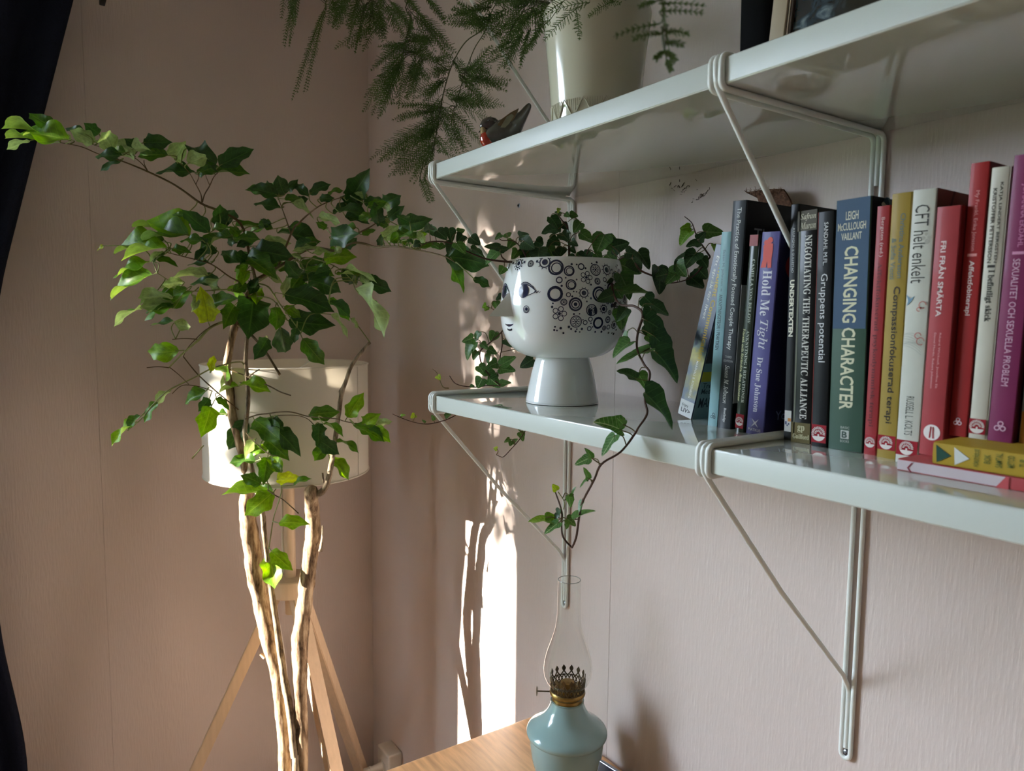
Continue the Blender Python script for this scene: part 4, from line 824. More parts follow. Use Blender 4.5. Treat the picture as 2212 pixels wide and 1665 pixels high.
iv.stem(I2([(985, 470, 1.24, 2.4), (930, 570, 1.24, 2.4), (880, 640, 1.24, 2.4), (835, 690, 1.24, 2.2), (770, 758, 1.24, 2), (740, 760, 1.24, 1.8), (708, 745, 1.24, 1.4)]), 'vine', M['ivy_stem'], 5)
LI3 = [(200,970,190,925,150,'k'),(300,985,400,1065,135,'k'),(440,960,470,1105,140,'k'),(545,1000,622,978,85,'m'),(610,1040,552,1110,125,'k'),(700,1065,792,1130,135,'k'),(90,1135,20,1165,75,'k'),(490,1135,430,1265,135,'k'),(525,1135,625,1245,125,'m'),(705,1200,868,1272,65,'k'),(1045,1185,882,1175,100,'k'),(1062,1215,1148,1198,95,'k'),(1050,1210,885,1345,125,'m'),(1062,1030,998,1085,70,'m'),(1130,1015,1155,1070,100,'m'),(1205,1110,1155,1185,105,'m'),(1285,1055,1372,1035,125,'k'),(1330,1110,1435,1180,165,'k'),(1475,1110,1570,1165,145,'k'),(1265,1225,1205,1305,125,'m'),(1335,1215,1320,1345,135,'k'),(1440,1225,1395,1335,110,'m'),(1520,1195,1500,1350,200,'k'),(1630,1185,1705,1300,115,'m'),(1655,825,1775,965,120,'k'),(1745,965,1570,985,115,'k'),(1790,1010,1855,1085,135,'k'),(1640,1080,1765,1135,115,'k'),(1800,900,1855,965,90,'k'),(1830,780,1875,815,65,'m'),(1775,795,1715,755,45,'m'),(1755,720,1740,768,50,'l'),(1885,790,1975,802,75,'m'),(2015,890,1940,985,125,'m'),(2008,1010,2155,1115,125,'m'),(1905,1110,1965,1155,95,'k'),(1645,1140,1615,1172,65,'k'),(1850,1000,1885,1012,55,'k'),(1900,1190,1945,1240,80,'k'),(1700,1230,1760,1300,90,'k'),(1960,1290,2060,1340,110,'m'),(1590,1270,1640,1330,90,'k'),(1800,1180,1770,1280,110,'k'),(1100,1420,1060,1480,110,'m'),(250,1150,330,1190,80,'m'),(380,1150,330,1200,70,'m')]
LI1 = [(1135,335,995,268,105,'m'),(1140,345,1240,320,130,'k'),(1085,255,1030,375,135,'m'),(1100,400,1165,455,105,'m'),(1240,385,1320,400,95,'k'),(1285,430,1335,515,115,'k'),(1325,380,1410,475,95,'k'),(900,405,968,432,75,'k'),(985,380,935,432,65,'k'),(1020,390,1065,445,65,'m'),(870,425,800,440,60,'k'),(1195,470,1335,525,130,'m'),(1195,540,1285,685,125,'m'),(1125,560,1015,582,95,'k'),(1150,620,1205,705,105,'m'),(1145,690,1045,725,95,'k'),(1195,655,1395,672,65,'m'),(1240,790,1180,860,90,'k'),(1200,800,1205,918,130,'m'),(1100,500,1080,545,65,'p' if 0 else 'v'),(1370,700,1435,765,115,'k'),(1425,755,1535,825,85,'k'),(1420,790,1378,865,95,'k'),(1380,870,1528,945,125,'k'),(1398,900,1455,995,115,'k'),(1435,980,1575,1105,140,'k'),(1388,985,1470,1062,62,'m'),(1272,1030,1148,1098,75,'m'),(1410,1078,1195,1168,65,'m'),(1250,950,1240,1025,32,'m'),(1448,1098,1628,1268,150,'k'),(1312,1292,1202,1222,65,'k'),(1330,1260,1392,1352,95,'m'),(1378,1400,1598,1592,145,'k'),
 (1470,485,1500,655,110,'k'),(1530,540,1445,560,105,'k'),(1600,540,1535,595,85,'m'),(1600,470,1655,535,115,'m'),(1695,555,1790,628,105,'k'),(1755,495,1815,565,105,'k'),(1745,385,1655,478,125,'k'),(1732,405,1605,408,26,'k'),(1780,425,1815,475,85,'k'),(1772,320,1685,325,55,'k'),(1762,290,1805,245,75,'k'),(1800,235,1928,240,110,'m'),(1700,200,1635,212,68,'b'),(1700,235,1628,305,75,'b'),(1872,325,1880,378,45,'b'),(1640,470,1600,500,80,'k'),
 (140,1000,78,1020,85,'m'),(185,955,160,1015,45,'m'),(155,1030,80,1132,85,'m'),(300,955,270,1015,75,'m'),(370,1010,415,1055,75,'k'),(200,1040,245,1075,55,'m'),(250,1080,305,1110,65,'m'),(170,1095,140,1145,55,'m'),(262,1118,240,1185,35,'m'),(180,1200,232,1262,75,'m'),(312,1178,250,1202,75,'m'),(340,1195,435,1138,75,'m'),(330,1220,432,1232,75,'m'),(205,1290,178,1345,85,'v'),(258,1290,335,1345,95,'v'),(340,1332,405,1312,55,'m'),(572,1150,498,1198,110,'k'),(235,765,215,775,45,'b'),(300,735,315,792,55,'m'),(245,775,225,800,35,'b'),(345,690,310,720,50,'k'),(230,1230,300,1260,70,'m'),(300,1250,250,1300,70,'m')]
LI2 = [(1705,550,1535,458,125,'v'),(1720,505,1690,470,90,'m'),(1655,590,1558,738,85,'v'),(1465,770,1430,695,55,'m'),(1450,772,1345,818,85,'v'),(1445,935,1408,855,55,'m'),(1430,940,1378,1000,22,'m'),(1190,1030,1160,985,55,'l'),(1285,1065,1302,1155,62,'m'),(1320,1065,1326,1005,18,'m'),(1392,1110,1368,1192,42,'v'),(1268,1255,1340,1300,75,'m'),(1330,1260,1455,1168,48,'m'),(1160,1270,985,1272,52,'b'),(1100,1245,1175,1235,75,'b'),(1205,1285,1102,1365,75,'v'),(1195,1215,1178,1265,45,'k'),(1270,1290,1270,1335,35,'m'),(1215,1180,1195,1240,40,'k'),
 (238,115,255,138,48,'l'),(60,425,28,452,45,'l'),(300,440,345,420,42,'m'),(210,470,195,430,30,'m'),(140,490,120,465,20,'m'),(895,565,928,625,58,'m'),(815,620,775,640,42,'m'),(830,635,818,672,42,'m'),(840,648,875,622,35,'m'),(715,700,685,692,35,'l'),(880,540,905,520,40,'m'),(500,198,530,195,28,'m'),(-50,440,-20,425,25,'b')]
for e in crop(980, 430, 3.33, LI1)+crop(880, 780, 3.687, LI2)+crop(890, 320, 5.53, LI3): iv.leaf(*e)
iv.done(M['ivy_petiole'])

# ------------------------------------------------------------------ asparagus fern in a cream pot on the upper shelf
QC = V((1.283, -.212, UPZ))
fern = thing('potted_fern', 'feathery asparagus fern trailing from a cream glazed pot on the upper shelf', 'potted plant', QC)
b = nb(); prof = smooth_prof([(0.00047, 0.00042), (0.05423, 0.00042), (0.05722, 0.00253), (0.05816, 0.00676), (0.05937, 0.02535), (0.06078, 0.02873), (0.06405, 0.06338), (0.06872, 0.10985), (0.07200, 0.13942), (0.07340, 0.15210), (0.07293, 0.15801), (0.07106, 0.16055), (0.06872, 0.15886), (0.06779, 0.15041), (0.06171, 0.10140)], 3)
lathe(b, prof, QC, 72); fpot = obj('pot', b, M['cream'], fern)
b = nb()
for k in range(13):
    a0 = 2*math.pi*k/13; h = math.pi/13
    R_ = lambda z: .0580+.0030*z/.032+.0004
    P_ = lambda a, z: QC+V((R_(z)*math.cos(a), R_(z)*math.sin(a), z))
    tube(b, [P_(a0-h, .008), P_(a0-h*.5, .020), P_(a0, .032), P_(a0+h*.5, .020), P_(a0+h, .008)], .0011, 6, 2)
    for j in range(-3, 4):
        a = a0+h+j*h*.22; z1 = .032; z0 = .032-.020*(1-abs(j)*.28)
        if z1-z0 > .001: tube(b, [P_(a, z0), P_(a, (z0+z1)/2), P_(a, z1)], .0006, 5, 1)
obj('relief_band', b, M['cream'], fpot)
b = nb(); lathe(b, [(.0672, .144), (.04, .150), (.0004, .152)], QC, 40); obj('soil', b, M['soil'], fern)
rf = random.Random(13); SPB = []; STP = []
def spray(bx, by, tx, ty, wpx, d, dens=1.0, dtip=None, need=.0052, grp='frond'):
    d = d+rf.uniform(-.02, .02); B = at(bx, by, d); T_ = at(tx, ty, d+(rf.uniform(-.04, .03) if dtip is None else dtip))
    L = (T_-B).length; ax = (T_-B).normalized(); v = (CAM-B).normalized(); s0 = ax.cross(v).normalized()
    side = (Matrix.Rotation(rf.uniform(-.7, .7), 3, ax)@s0); nrm = side.cross(ax)
    SPB.append((B, ax)); W2 = wpx*d/FPX/2*1.15; bm = nb(); sag = V((0, 0, -1))*L*rf.uniform(.02, .10)
    path = lambda t: B+ax*L*t+sag*(4*t*(1-t))*-.6+nrm*.0
    tube(bm, [path(i/7) for i in range(8)], [.0006*(1-.7*i/7) for i in range(8)], 4, 1)
    n = max(8, int(L/.0048*dens))
    for i in range(n):
        t = .06+.94*i/n; o_ = path(t)
        for sg in (-1, 1):
            ln = W2*(max(.0, math.sin(math.pi*min(1, t*.9+.12)))**.7)*rf.uniform(.55, 1.2)
            if ln < .002: ln = .002
            dr = (ax*rf.uniform(.65, .95)+side*sg*rf.uniform(.75, 1.0)+nrm*rf.uniform(-.35, .35)).normalized(); e = o_+dr*ln
            pw = .00030; pv = dr.cross(v).normalized()*pw
            q = [bm.verts.new(x) for x in (o_-pv, o_+pv, e+pv*.4, e-pv*.4)]; bm.faces.new(q)
            m_ = max(3, int(ln/.0014*dens))
            for k in range(m_):
                u = (k+.5)/m_; c = o_+dr*ln*u; nl = need*.66*rf.uniform(.5, 1.15)*(1-.45*u)
                for s2 in (-1, 1):
                    dd = (dr*rf.uniform(.5, 1.0)+side*rf.uniform(-.7, .7)+nrm*rf.uniform(-.6, .6)+ax*rf.uniform(-.2, .7)).normalized()
                    w_ = dd.cross(v).normalized()*.00040
                    bm.faces.new([bm.verts.new(x) for x in (c-w_, c+w_, c+dd*nl)])
    return obj(grp, bm, M['fern'], fern, None, False)
FS = [(140,-60,40,360,60,1.24),(90,-60,130,185,60,1.24),(175,-40,150,155,14,1.24),(385,60,205,745,58,1.24),(420,-20,400,205,95,1.23),(600,-40,430,232,105,1.22),(640,-20,560,245,125,1.21),(700,40,640,205,90,1.21),(655,200,615,435,18,1.21),(760,0,735,285,130,1.2),(755,220,555,395,85,1.2),(800,80,862,315,105,1.2),(860,40,992,265,105,1.2),(900,10,1055,225,95,1.2),(830,-20,775,245,105,1.2),(500,-60,470,120,90,1.22),(1000,-40,1135,105,80,1.21),(1190,-30,1345,165,66,1.2),(1100,90,1405,435,112,1.25),(1060,150,1050,305,66,1.25),(1120,170,1265,425,85,1.25),
 (1055,325,735,570,105,1.25),(1000,415,685,785,112,1.25),(970,515,745,928,122,1.25),(1100,430,1185,305,95,1.25),(1200,340,1060,300,80,1.25),(1100,470,1000,745,95,1.25),(1150,470,1025,795,95,1.25),(1250,500,1405,455,75,1.25),(1000,390,1245,475,122,1.25),(1080,550,1205,650,105,1.25),(1000,470,850,830,100,1.25),(1040,380,880,390,90,1.25),(1050,330,1200,330,110,1.25),
 (1370,555,1235,610,105,1.25),(1330,645,1145,765,75,1.25),(1330,620,1190,805,90,1.25),(1295,860,985,842,55,1.25),(1285,875,975,945,75,1.25),(1275,945,805,1298,122,1.25),(1265,1045,880,1335,122,1.25),(1255,1120,965,1398,112,1.25),(1245,1170,1090,1415,75,1.25),(1260,1195,1425,1255,65,1.25),(1235,1195,1165,1435,55,1.25),(1165,1420,1245,1612,75,1.25),(1350,745,1605,835,142,1.24),(1380,790,1745,855,152,1.23),(1350,890,1545,1178,105,1.22),(1400,990,1485,1185,85,1.22),(1330,970,1455,1235,85,1.23),(1300,800,1180,1000,110,1.25),(1290,900,1150,1150,110,1.25),(1310,850,1420,1000,120,1.24),(1270,1000,1110,1130,100,1.25),(1250,1090,1350,1230,80,1.24),
 (1480,645,1845,668,85,1.2),(1520,595,1788,718,95,1.2),(1500,575,1655,485,85,1.2),(1580,555,1780,395,75,1.18),(1400,495,1490,625,70,1.22),(1440,610,1600,800,110,1.22),(1470,560,1700,600,100,1.2),
 (1645,225,1392,48,66,1.16),(1640,210,1345,195,85,1.16),(1600,150,1395,62,60,1.16),(1700,130,1490,185,85,1.15),(1800,80,1570,265,125,1.14),(1830,190,1715,300,95,1.12),(1900,180,1770,410,115,1.11),(1950,250,1795,545,95,1.10),(2000,250,1935,530,75,1.10),(2050,290,1955,440,65,1.09),(1850,340,1695,440,66,1.12),(2100,100,1900,205,110,1.08),(2150,40,1840,45,105,1.08),(1750,30,1960,20,105,1.1),(2200,50,1990,140,95,1.07),(1760,-20,1560,60,90,1.14),(2060,-30,1880,80,110,1.08),(2010,120,1860,330,110,1.09),(1700,60,1430,120,80,1.16),(2150,90,2050,330,100,1.06),(1960,40,1750,220,120,1.1)]
for bx, by, tx, ty, wp, d in FS:
    for rep_ in range(4):
        j1, j2, j3 = (0, 0, 0) if rep_ == 0 else (rf.gauss(0, 34), rf.gauss(0, 30), rf.gauss(0, 40))
        q1 = at(600+(tx+j1+j3)/3.687, (ty+j2)/3.687, d)
        if rep_ and q1.y > -.33 and q1.x > .94 and q1.z < UPZ+.02: continue
        spray(600+(bx+j1*.5)/3.687, (by+j2*.5)/3.687, 600+(tx+j1+j3)/3.687, (ty+j2)/3.687, wp/3.687, d)
for bx, by, tx, ty, wp, d in [(950,40,635,340,125,.90),(905,90,930,320,95,.88),(1010,20,690,105,105,.90),(1200,10,990,140,85,.88),(1100,-20,1260,30,85,.88),(800,10,600,180,120,.93),(1300,-30,1180,80,80,.9),(700,150,560,300,90,.95)]:
    spray(1000+bx/3.687, by/3.687, 1000+tx/3.687, ty/3.687, wp/3.687, d)
for bx, by, tx, ty, wp in [(1575,-40,1665,570,60),(1600,250,1805,272,62),(1610,335,1762,362,62),(1565,30,1940,50,75),(1570,90,1925,105,70),(1562,190,1195,295,75),(1590,265,1345,320,62),(1605,400,1700,490,66),(1605,400,1530,475,66),(1620,470,1660,570,60),(1540,10,1400,60,60)]:
    spray(1000+bx/3.687, by/3.687, 1000+tx/3.687, ty/3.687, wp/3.687, .46, .8, 0, .0040)
def fstem(L, w_=2.4):
    b = nb(); P = [at(600+x/3.687, y/3.687, d) for x, y, d in L]; tube(b, P, [w_*d/FPX/2 for _, _, d in L], 6, 5); obj('stem', b, M['fern_stem'], fern)
top = lambda k: QC+V((.02*math.cos(k), .02*math.sin(k), .152))
def fstem_from_pot(L, k, w_=2.4):
    b = nb(); P = [top(k), top(k)+V((-.02, -.03, .12))]+[at(600+x/3.687, y/3.687, d) for x, y, d in L]; tube(b, P, [w_*1.1/FPX/2]*len(P), 6, 5); STP.extend(spline(P, 0, 8)[0]); obj('stem', b, M['fern_stem'], fern)
fstem_from_pot([(1110, -40, 1.2), (1060, 170, 1.23), (1010, 350, 1.25), (975, 520, 1.25)], 1)
fstem_from_pot([(1720, -20, 1.14), (1690, 120, 1.15), (1640, 230, 1.16), (1500, 330, 1.2), (1400, 490, 1.23), (1330, 700, 1.25), (1280, 950, 1.25), (1240, 1200, 1.25)], 2, 2.6)
fstem_from_pot([(1760, 0, 1.13), (1650, 250, 1.16), (1560, 400, 1.19), (1470, 650, 1.22), (1420, 850, 1.23)], 3, 2.2)
fstem_from_pot([(700, -150, 1.2), (560, -60, 1.22), (400, -20, 1.23), (385, 80, 1.24)], 4)
fstem_from_pot([(900, -120, 1.2), (780, -40, 1.2), (690, 60, 1.21)], 5)
fstem_from_pot([(2100, -20, 1.06), (1950, 100, 1.09), (1850, 250, 1.11)], 6)
fstem_from_pot([(2500, -120, .8), (2400, -60, .88)], 7)
b = nb(); P = [top(.5), top(.5)+V((.05, -.10, .10)), at(1000+1500/3.687, -60, .50), at(1000+1575/3.687, -10, .465), at(1000+1600/3.687, 60, .46)]; tube(b, P, .0005, 6, 5); STP.extend(spline(P, 0, 8)[0]); obj('stem', b, M['fern_stem'], fern)
b = nb()
for B_, ax in SPB:
    N_ = min(STP, key=lambda q: (q-B_).length); g_ = (N_-B_).length
    if .002 < g_ < .16: tube(b, [N_, (N_+B_)/2-ax*g_*.15+V((0, 0, g_*.12)), B_, B_+ax*.006], [.0005, .00045, .0004, .0003], 4, 3)
o = obj('side_stems', b, M['fern_stem'], fern); o['kind'] = 'stuff'

# ------------------------------------------------------------------ ceramic bird
BC = V((1.1330, -.262, UPZ))
bird = thing('bird_figurine', 'small glazed ceramic bird with red breast on the upper shelf edge beside the fern pot', 'figurine', BC)
bx_ = RX.copy(); bx_.z = 0; bx_.normalize(); by_ = V((-bx_.y, bx_.x, 0)); bd = .00062
def bpt(px, py, off=0): return BC+bx_*((px-1088)*bd)+V((0, 0, .0430-(py-262)*bd))+by_*off
def ell(bm, secs, seg=20, flat=.9):
    rings = []
    for i, (px, py, r) in enumerate(secs):
        c = bpt(px, py); a, e = secs[max(i-1, 0)], secs[min(i+1, len(secs)-1)]
        t = (bpt(e[0], e[1])-bpt(a[0], a[1])).normalized(); n = t.cross(by_).normalized()
        rings.append([bm.verts.new(c+n*(r*bd*math.cos(2*math.pi*k/seg))+by_*(r*bd*flat*math.sin(2*math.pi*k/seg))) for k in range(seg)])
    for a, b2 in zip(rings, rings[1:]):
        for k in range(seg): bm.faces.new((a[k], a[(k+1) % seg], b2[(k+1) % seg], b2[k]))
    bm.faces.new(rings[0][::-1]); bm.faces.new(rings[-1]); bmesh.ops.recalc_face_normals(bm, faces=bm.faces)
def sm_secs(S, sub=4):
    P, R = spline([V((x, y, 0)) for x, y, r in S], [r for x, y, r in S], sub); return [(p.x, p.y, r) for p, r in zip(P, R)]
G = lambda n, c: mat(n, c, .12, .55, coat=.5, var=.2, vscale=60)
b = nb(); ell(b, sm_secs([(1048, 318, 10), (1052, 310, 20), (1060, 302, 26), (1074, 296, 31), (1092, 288, 31), (1108, 276, 26), (1122, 262, 17), (1133, 248, 12), (1142, 234, 9), (1147, 226, 6), (1149, 223, 2)])); body = obj('body', b, G('slate_glaze', rgb(62, 58, 52)), bird)
b = nb(); ell(b, sm_secs([(1031, 286, 3), (1034, 282, 10), (1041, 276, 16), (1050, 273, 18), (1060, 274, 17), (1070, 280, 12), (1076, 286, 5)])); head = obj('head', b, G('dark_brown_glaze', rgb(48, 40, 38)), bird)
b = nb(); ell(b, sm_secs([(1040, 288, 4), (1041, 294, 12), (1043, 302, 17), (1046, 312, 18), (1050, 322, 14), (1053, 328, 6)]), 20, .95); obj('breast', b, G('red_glaze', rgb(176, 44, 26)), bird)
b = nb(); ell(b, sm_secs([(1032, 276, 2), (1034, 282, 7), (1036, 290, 9), (1036, 298, 6), (1036, 304, 2)]), 14, 1.5); obj('face_patch', b, G('tan_glaze', rgb(146, 122, 86)), bird)
b = nb(); ell(b, [(1031, 288, 3.5), (1027, 290, 2.2), (1023, 292, .3)], 10); obj('beak', b, G('beak_glaze', rgb(40, 34, 30)), bird)
for s_ in (-1, 1):
    b = nb()
    for S, o_ in (([(1064, 288), (1078, 268), (1102, 250), (1122, 238), (1112, 262), (1094, 284), (1076, 296)], 27),):
        f0 = [b.verts.new(bpt(x, y, s_*-1*bd*(o_-(abs(x-1086)*.32)+2.5))) for x, y in S]; f1 = [b.verts.new(bpt(x, y, s_*-1*bd*(o_-(abs(x-1086)*.32)-5))) for x, y in S]
        b.faces.new(f0); b.faces.new(f1[::-1])
        for k in range(len(S)): b.faces.new((f0[k], f1[k], f1[(k+1) % 7], f0[(k+1) % 7]))
    bmesh.ops.recalc_face_normals(b, faces=b.faces); bmesh.ops.bevel(b, geom=list(b.edges), offset=.0008, segments=2, affect='EDGES')
    wg = obj('wing', b, G('brown_wing_glaze', rgb(96, 74, 48)), bird)
    b = nb(); S = [(1077, 287), (1092, 262), (1104, 254), (1110, 258), (1098, 278), (1088, 288)]
    f0 = [b.verts.new(bpt(x, y, s_*-1*bd*(o_-(abs(x-1086)*.32)+3.4))) for x, y in S]; f1 = [b.verts.new(bpt(x, y, s_*-1*bd*(o_-(abs(x-1086)*.32)+1))) for x, y in S]
    b.faces.new(f0); b.faces.new(f1[::-1])
    for k in range(6): b.faces.new((f0[k], f1[k], f1[(k+1) % 6], f0[(k+1) % 6]))
    bmesh.ops.recalc_face_normals(b, faces=b.faces); obj('wing_bar', b, G('grey_wing_glaze', rgb(124, 120, 100)), wg)
    b = nb(); bmesh.ops.create_icosphere(b, subdivisions=2, radius=.0016, matrix=Matrix.Translation(bpt(1049, 267, s_*-1*bd*14.2))); obj('eye', b, G('black_glaze', rgb(12, 12, 12)), head)

# ------------------------------------------------------------------ book building kit
def text_mesh(s, w_, h_, bold=0, italic=0, spacing=1.0):
    """lettering fitted into a w_ x h_ box, centred on the origin, lying in XY"""
    cu = bpy.data.curves.new('lettering', 'FONT'); cu.body = s; cu.offset = bold; cu.shear = italic; cu.space_character = spacing
    cu.resolution_u = 2; cu.fill_mode = 'FRONT'
    o = bpy.data.objects.new('lettering', cu); COL.objects.link(o); bpy.context.view_layer.update()
    me = bpy.data.meshes.new_from_object(o.evaluated_get(bpy.context.evaluated_depsgraph_get()))
    bpy.data.objects.remove(o); bpy.data.curves.remove(cu)
    xs = [v.co.x for v in me.vertices]; ys = [v.co.y for v in me.vertices]
    x0, x1, y0, y1 = min(xs), max(xs), min(ys), max(ys)
    me.transform(Matrix.Diagonal((w_/(x1-x0), h_/(y1-y0), 1, 1))@Matrix.Translation((-(x0+x1)/2, -(y0+y1)/2, 0)))
    me.materials.clear(); return me
def serif(s, it=False):
    o = ''
    for ch in s:
        base_ = 0x1D434 if it else 0x1D400
        if 'A' <= ch <= 'Z': o += chr(base_+ord(ch)-65)
        elif 'a' <= ch <= 'z': o += (chr(0x210E) if it and ch == 'h' else chr(base_+26+ord(ch)-97))
        else: o += ch
    return o
INK = {}
def ink(c):
    if c not in INK: INK[c] = mat('print_ink', rgb(*[v*.93 for v in c]), .5, .25, bump=.01)
    return INK[c]
PAP = {}
def cov(c, rough=.35, coat=.2):
    k = (c, rough, coat)
    if k not in PAP: PAP[k] = mat('cover_card', rgb(*[v*.86 for v in c]), rough+.10, .16, coat=coat*.15, var=.06, vscale=30, bump=.03, bscale=250)
    return PAP[k]
class Book:
    def __init__(s, label, x0, w_, y, h, dx, z0, col, side=None, depth=.145, rough=.35, coat=.25, lie=False, rnd_=.0012):
        s.w, s.h, s.d = w_, h, depth
        if lie: rot = (0, math.pi/2, 0); loc = (x0, y, z0+w_)
        else: rot = (0, math.atan2(dx, h), 0); loc = (x0, y, z0)
        if lie: loc = (x0, y, z0+w_)
        s.t = thing('book', label, 'book', loc, rot, 'books on the lower shelf', local=True)
        th = .0011; b = nb(); rr = min(rnd_, w_*.3)
        prof = [(0, depth), (0, rr), (rr*.3, rr*.3), (rr, 0), (w_-rr, 0), (w_-rr*.3, rr*.3), (w_, rr), (w_, depth)]
        inn = [(th, depth), (th, th+.0006), (th+.0006, th), (w_*.4, th), (w_*.6, th), (w_-th-.0006, th), (w_-th, th+.0006), (w_-th, depth)]
        o0 = [b.verts.new((x, y_, 0)) for x, y_ in prof]; o1 = [b.verts.new((x, y_, h)) for x, y_ in prof]
        i0 = [b.verts.new((x, y_, 0)) for x, y_ in inn]; i1 = [b.verts.new((x, y_, h)) for x, y_ in inn]; n = len(prof)
        for k in range(n-1):
            b.faces.new((o0[k], o0[k+1], o1[k+1], o1[k])); b.faces.new((i0[k+1], i0[k], i1[k], i1[k+1]))
            b.faces.new((o1[k], o1[k+1], i1[k+1], i1[k])); b.faces.new((o0[k+1], o0[k], i0[k], i0[k+1]))
        b.faces.new((o0[0], o1[0], i1[0], i0[0])); b.faces.new((o0[-1], i0[-1], i1[-1], o1[-1]))
        bmesh.ops.recalc_face_normals(b, faces=b.faces)
        s.cover = obj('cover', b, cov(col, rough, coat), s.t, None, True, 30)
        b = nb(); box(b, (th+.0002, th+.0002, .0015), (w_-th-.0002, depth-.0015, h-.0015)); s.pages = obj('pages', b, M['paper'], s.t, None, False)
        if side: s.plate('front_board', side, -.00, 1.0, depth=True)
    def plate(s, name, c, s0, s1, u0=0.0, u1=1.0, depth=False, off=.00025, mt=None):
        """flat printed zone; s along the spine from the top, u across it"""
        b = nb()
        if depth: box(b, (s.w-.0001, .0012, s.h*(1-s1)), (s.w+.0004, s.d, s.h*(1-s0)))
        else: box(b, (s.w*u0+(.0009 if u0 == 0 else 0), -off, s.h*(1-s1)), (s.w*u1-(.0009 if u1 == 1 else 0), .0004, s.h*(1-s0)))
        return obj(name, b, mt or cov(c), s.cover, None, False)
    def text(s, body, s0, s1, c, hh, col, bold=0, it=0, name='title_lettering', horiz=False, sp=1.0, off=.0004, flip=False):
        """runs down the spine from s0 to s1, centred at u = c, letter height hh (share of the thickness)"""
        L = (s1-s0)*s.h
        if horiz:
            me = text_mesh(body, hh*s.w, L, bold, it, sp); me.transform(Matrix.Rotation(math.pi/2, 4, 'X'))
        else:
            me = text_mesh(body, L, hh*s.w, bold, it, sp); me.transform(Matrix.Rotation(math.pi/2, 4, 'X')@Matrix.Rotation(-math.pi/2, 4, 'Z'))
        me.transform(Matrix.Translation((s.w*c, -off, s.h*(1-(s0+s1)/2))))
        return obj(name, me, ink(col), s.cover, None, False)
    def shape(s, name, polys, sc_pos, size, col, off=.0005):
        """polys in units of size around (s, u) on the spine"""
        b = nb(); cx, cz = s.w*sc_pos[1], s.h*(1-sc_pos[0])
        for k, pg in enumerate(polys):
            f = b.faces.new([b.verts.new((cx+x*size, -off-.00003*k, cz+y*size)) for x, y in pg])
        bmesh.ops.recalc_face_normals(b, faces=b.faces)
        return obj(name, b, ink(col), s.cover, None, False)
    def tree(s, s0, s1, c=(168, 28, 42)):
        s.plate('emblem_band', c, s0, s1); sz = min(s.w*.42, (s1-s0)*s.h*.46); m_ = ((s0+s1)/2, .5)
        P = [[(math.cos(a)*1.0, math.sin(a)*1.0) for a in [math.radians(200+k*14) for k in range(11)]]]
        P += [[(-.13, -.62), (.13, -.62), (.11, -.05), (-.11, -.05)]]
        for k in range(15):
            a = math.radians(-8+k*14); 
            for r0, r1 in (((.28, .54), (.66, .98)) if k % 2 else ((.62, .96),)):
                ca, sa = math.cos(a+(r0 > .5)*.09), math.sin(a+(r0 > .5)*.09); q = .052
                P.append([(ca*r0-sa*q, sa*r0+ca*q), (ca*r0+sa*q, sa*r0-ca*q), (ca*r1+sa*q*1.2, sa*r1-ca*q*1.2), (ca*r1-sa*q*1.2, sa*r1+ca*q*1.2)])
        s.shape('tree_emblem', P, m_, sz, (232, 222, 214))
    def knot(s, pos, col=(236, 200, 206)):
        sz = s.w*.17; P = []
        for cx, cy in ((0, .75), (-.72, -.45), (.72, -.45)):
            for k in range(14):
                a, a2 = 2*math.pi*k/14, 2*math.pi*(k+1)/14
                P.append([(cx+.72*math.cos(a), cy+.72*math.sin(a)), (cx+.72*math.cos(a2), cy+.72*math.sin(a2)), (cx+.44*math.cos(a2), cy+.44*math.sin(a2)), (cx+.44*math.cos(a), cy+.44*math.sin(a))])
        s.shape('knot_emblem', P, (pos, .5), sz, col)
def circ(cx, cy, r, n=24): return [(cx+r*math.cos(2*math.pi*k/n), cy+r*math.sin(2*math.pi*k/n)) for k in range(n)]
WH = (236, 234, 226)

# 1 leaning watercolour book
M['watercolour'] = mat('watercolour_print', rgb(96, 108, 112), .35, .4)
T = NT(M['watercolour']); tc = T.node('ShaderNodeTexCoord'); nz = T.node('ShaderNodeTexNoise'); nz.inputs['Scale'].default_value = 22; nz.inputs['Detail'].default_value = 7
T.link(tc.outputs['Object'], nz.inputs['Vector']); sx = T.node('ShaderNodeSeparateXYZ'); T.link(tc.outputs['Object'], sx.inputs[0])
ad = T.node('ShaderNodeMath', operation='MULTIPLY_ADD'); ad.inputs[1].default_value = 3.6; T.link(sx.outputs[2], ad.inputs[0]); T.link(nz.outputs['Fac'], ad.inputs[2])
rp = T.node('ShaderNodeValToRGB'); T.link(ad.outputs[0], rp.inputs['Fac']); e = rp.color_ramp.elements
e[0].position = .50; e[0].color = rgb(46, 58, 98); e[1].position = .98; e[1].color = rgb(28, 36, 66)
for p_, c_ in ((.62, (96, 104, 116)), (.72, (146, 138, 84)), (.80, (176, 166, 92)), (.87, (118, 136, 132)), (.93, (34, 46, 78))):
    k = e.new(p_); k.color = rgb(*c_)
T.link(rp.outputs[0], T.n['Principled BSDF'].inputs['Base Color'])
B = Book('leaning book with navy and yellow watercolour spine, leftmost in the row', 1.3905, .0255, -.147, .229, .0575, .0062, (36, 44, 70), (120, 134, 132), .13)
B.t.location.z = .0001+.0255*math.sin(math.atan2(.0575, .229))
B.plate('colour_zone', None, 0, .93, mt=M['watercolour']); B.plate('label_zone', (226, 228, 226), .905, 1.0, off=.0003)
B.text('Nonviolent Communication', .03, .66, .66, .30, (206, 176, 70), .02)
B.text('Ett språk för livet', .06, .42, .30, .24, WH, .01, .1)
B.text('MARSHALL B. ROSENBERG', .66, .885, .55, .15, WH, .01)
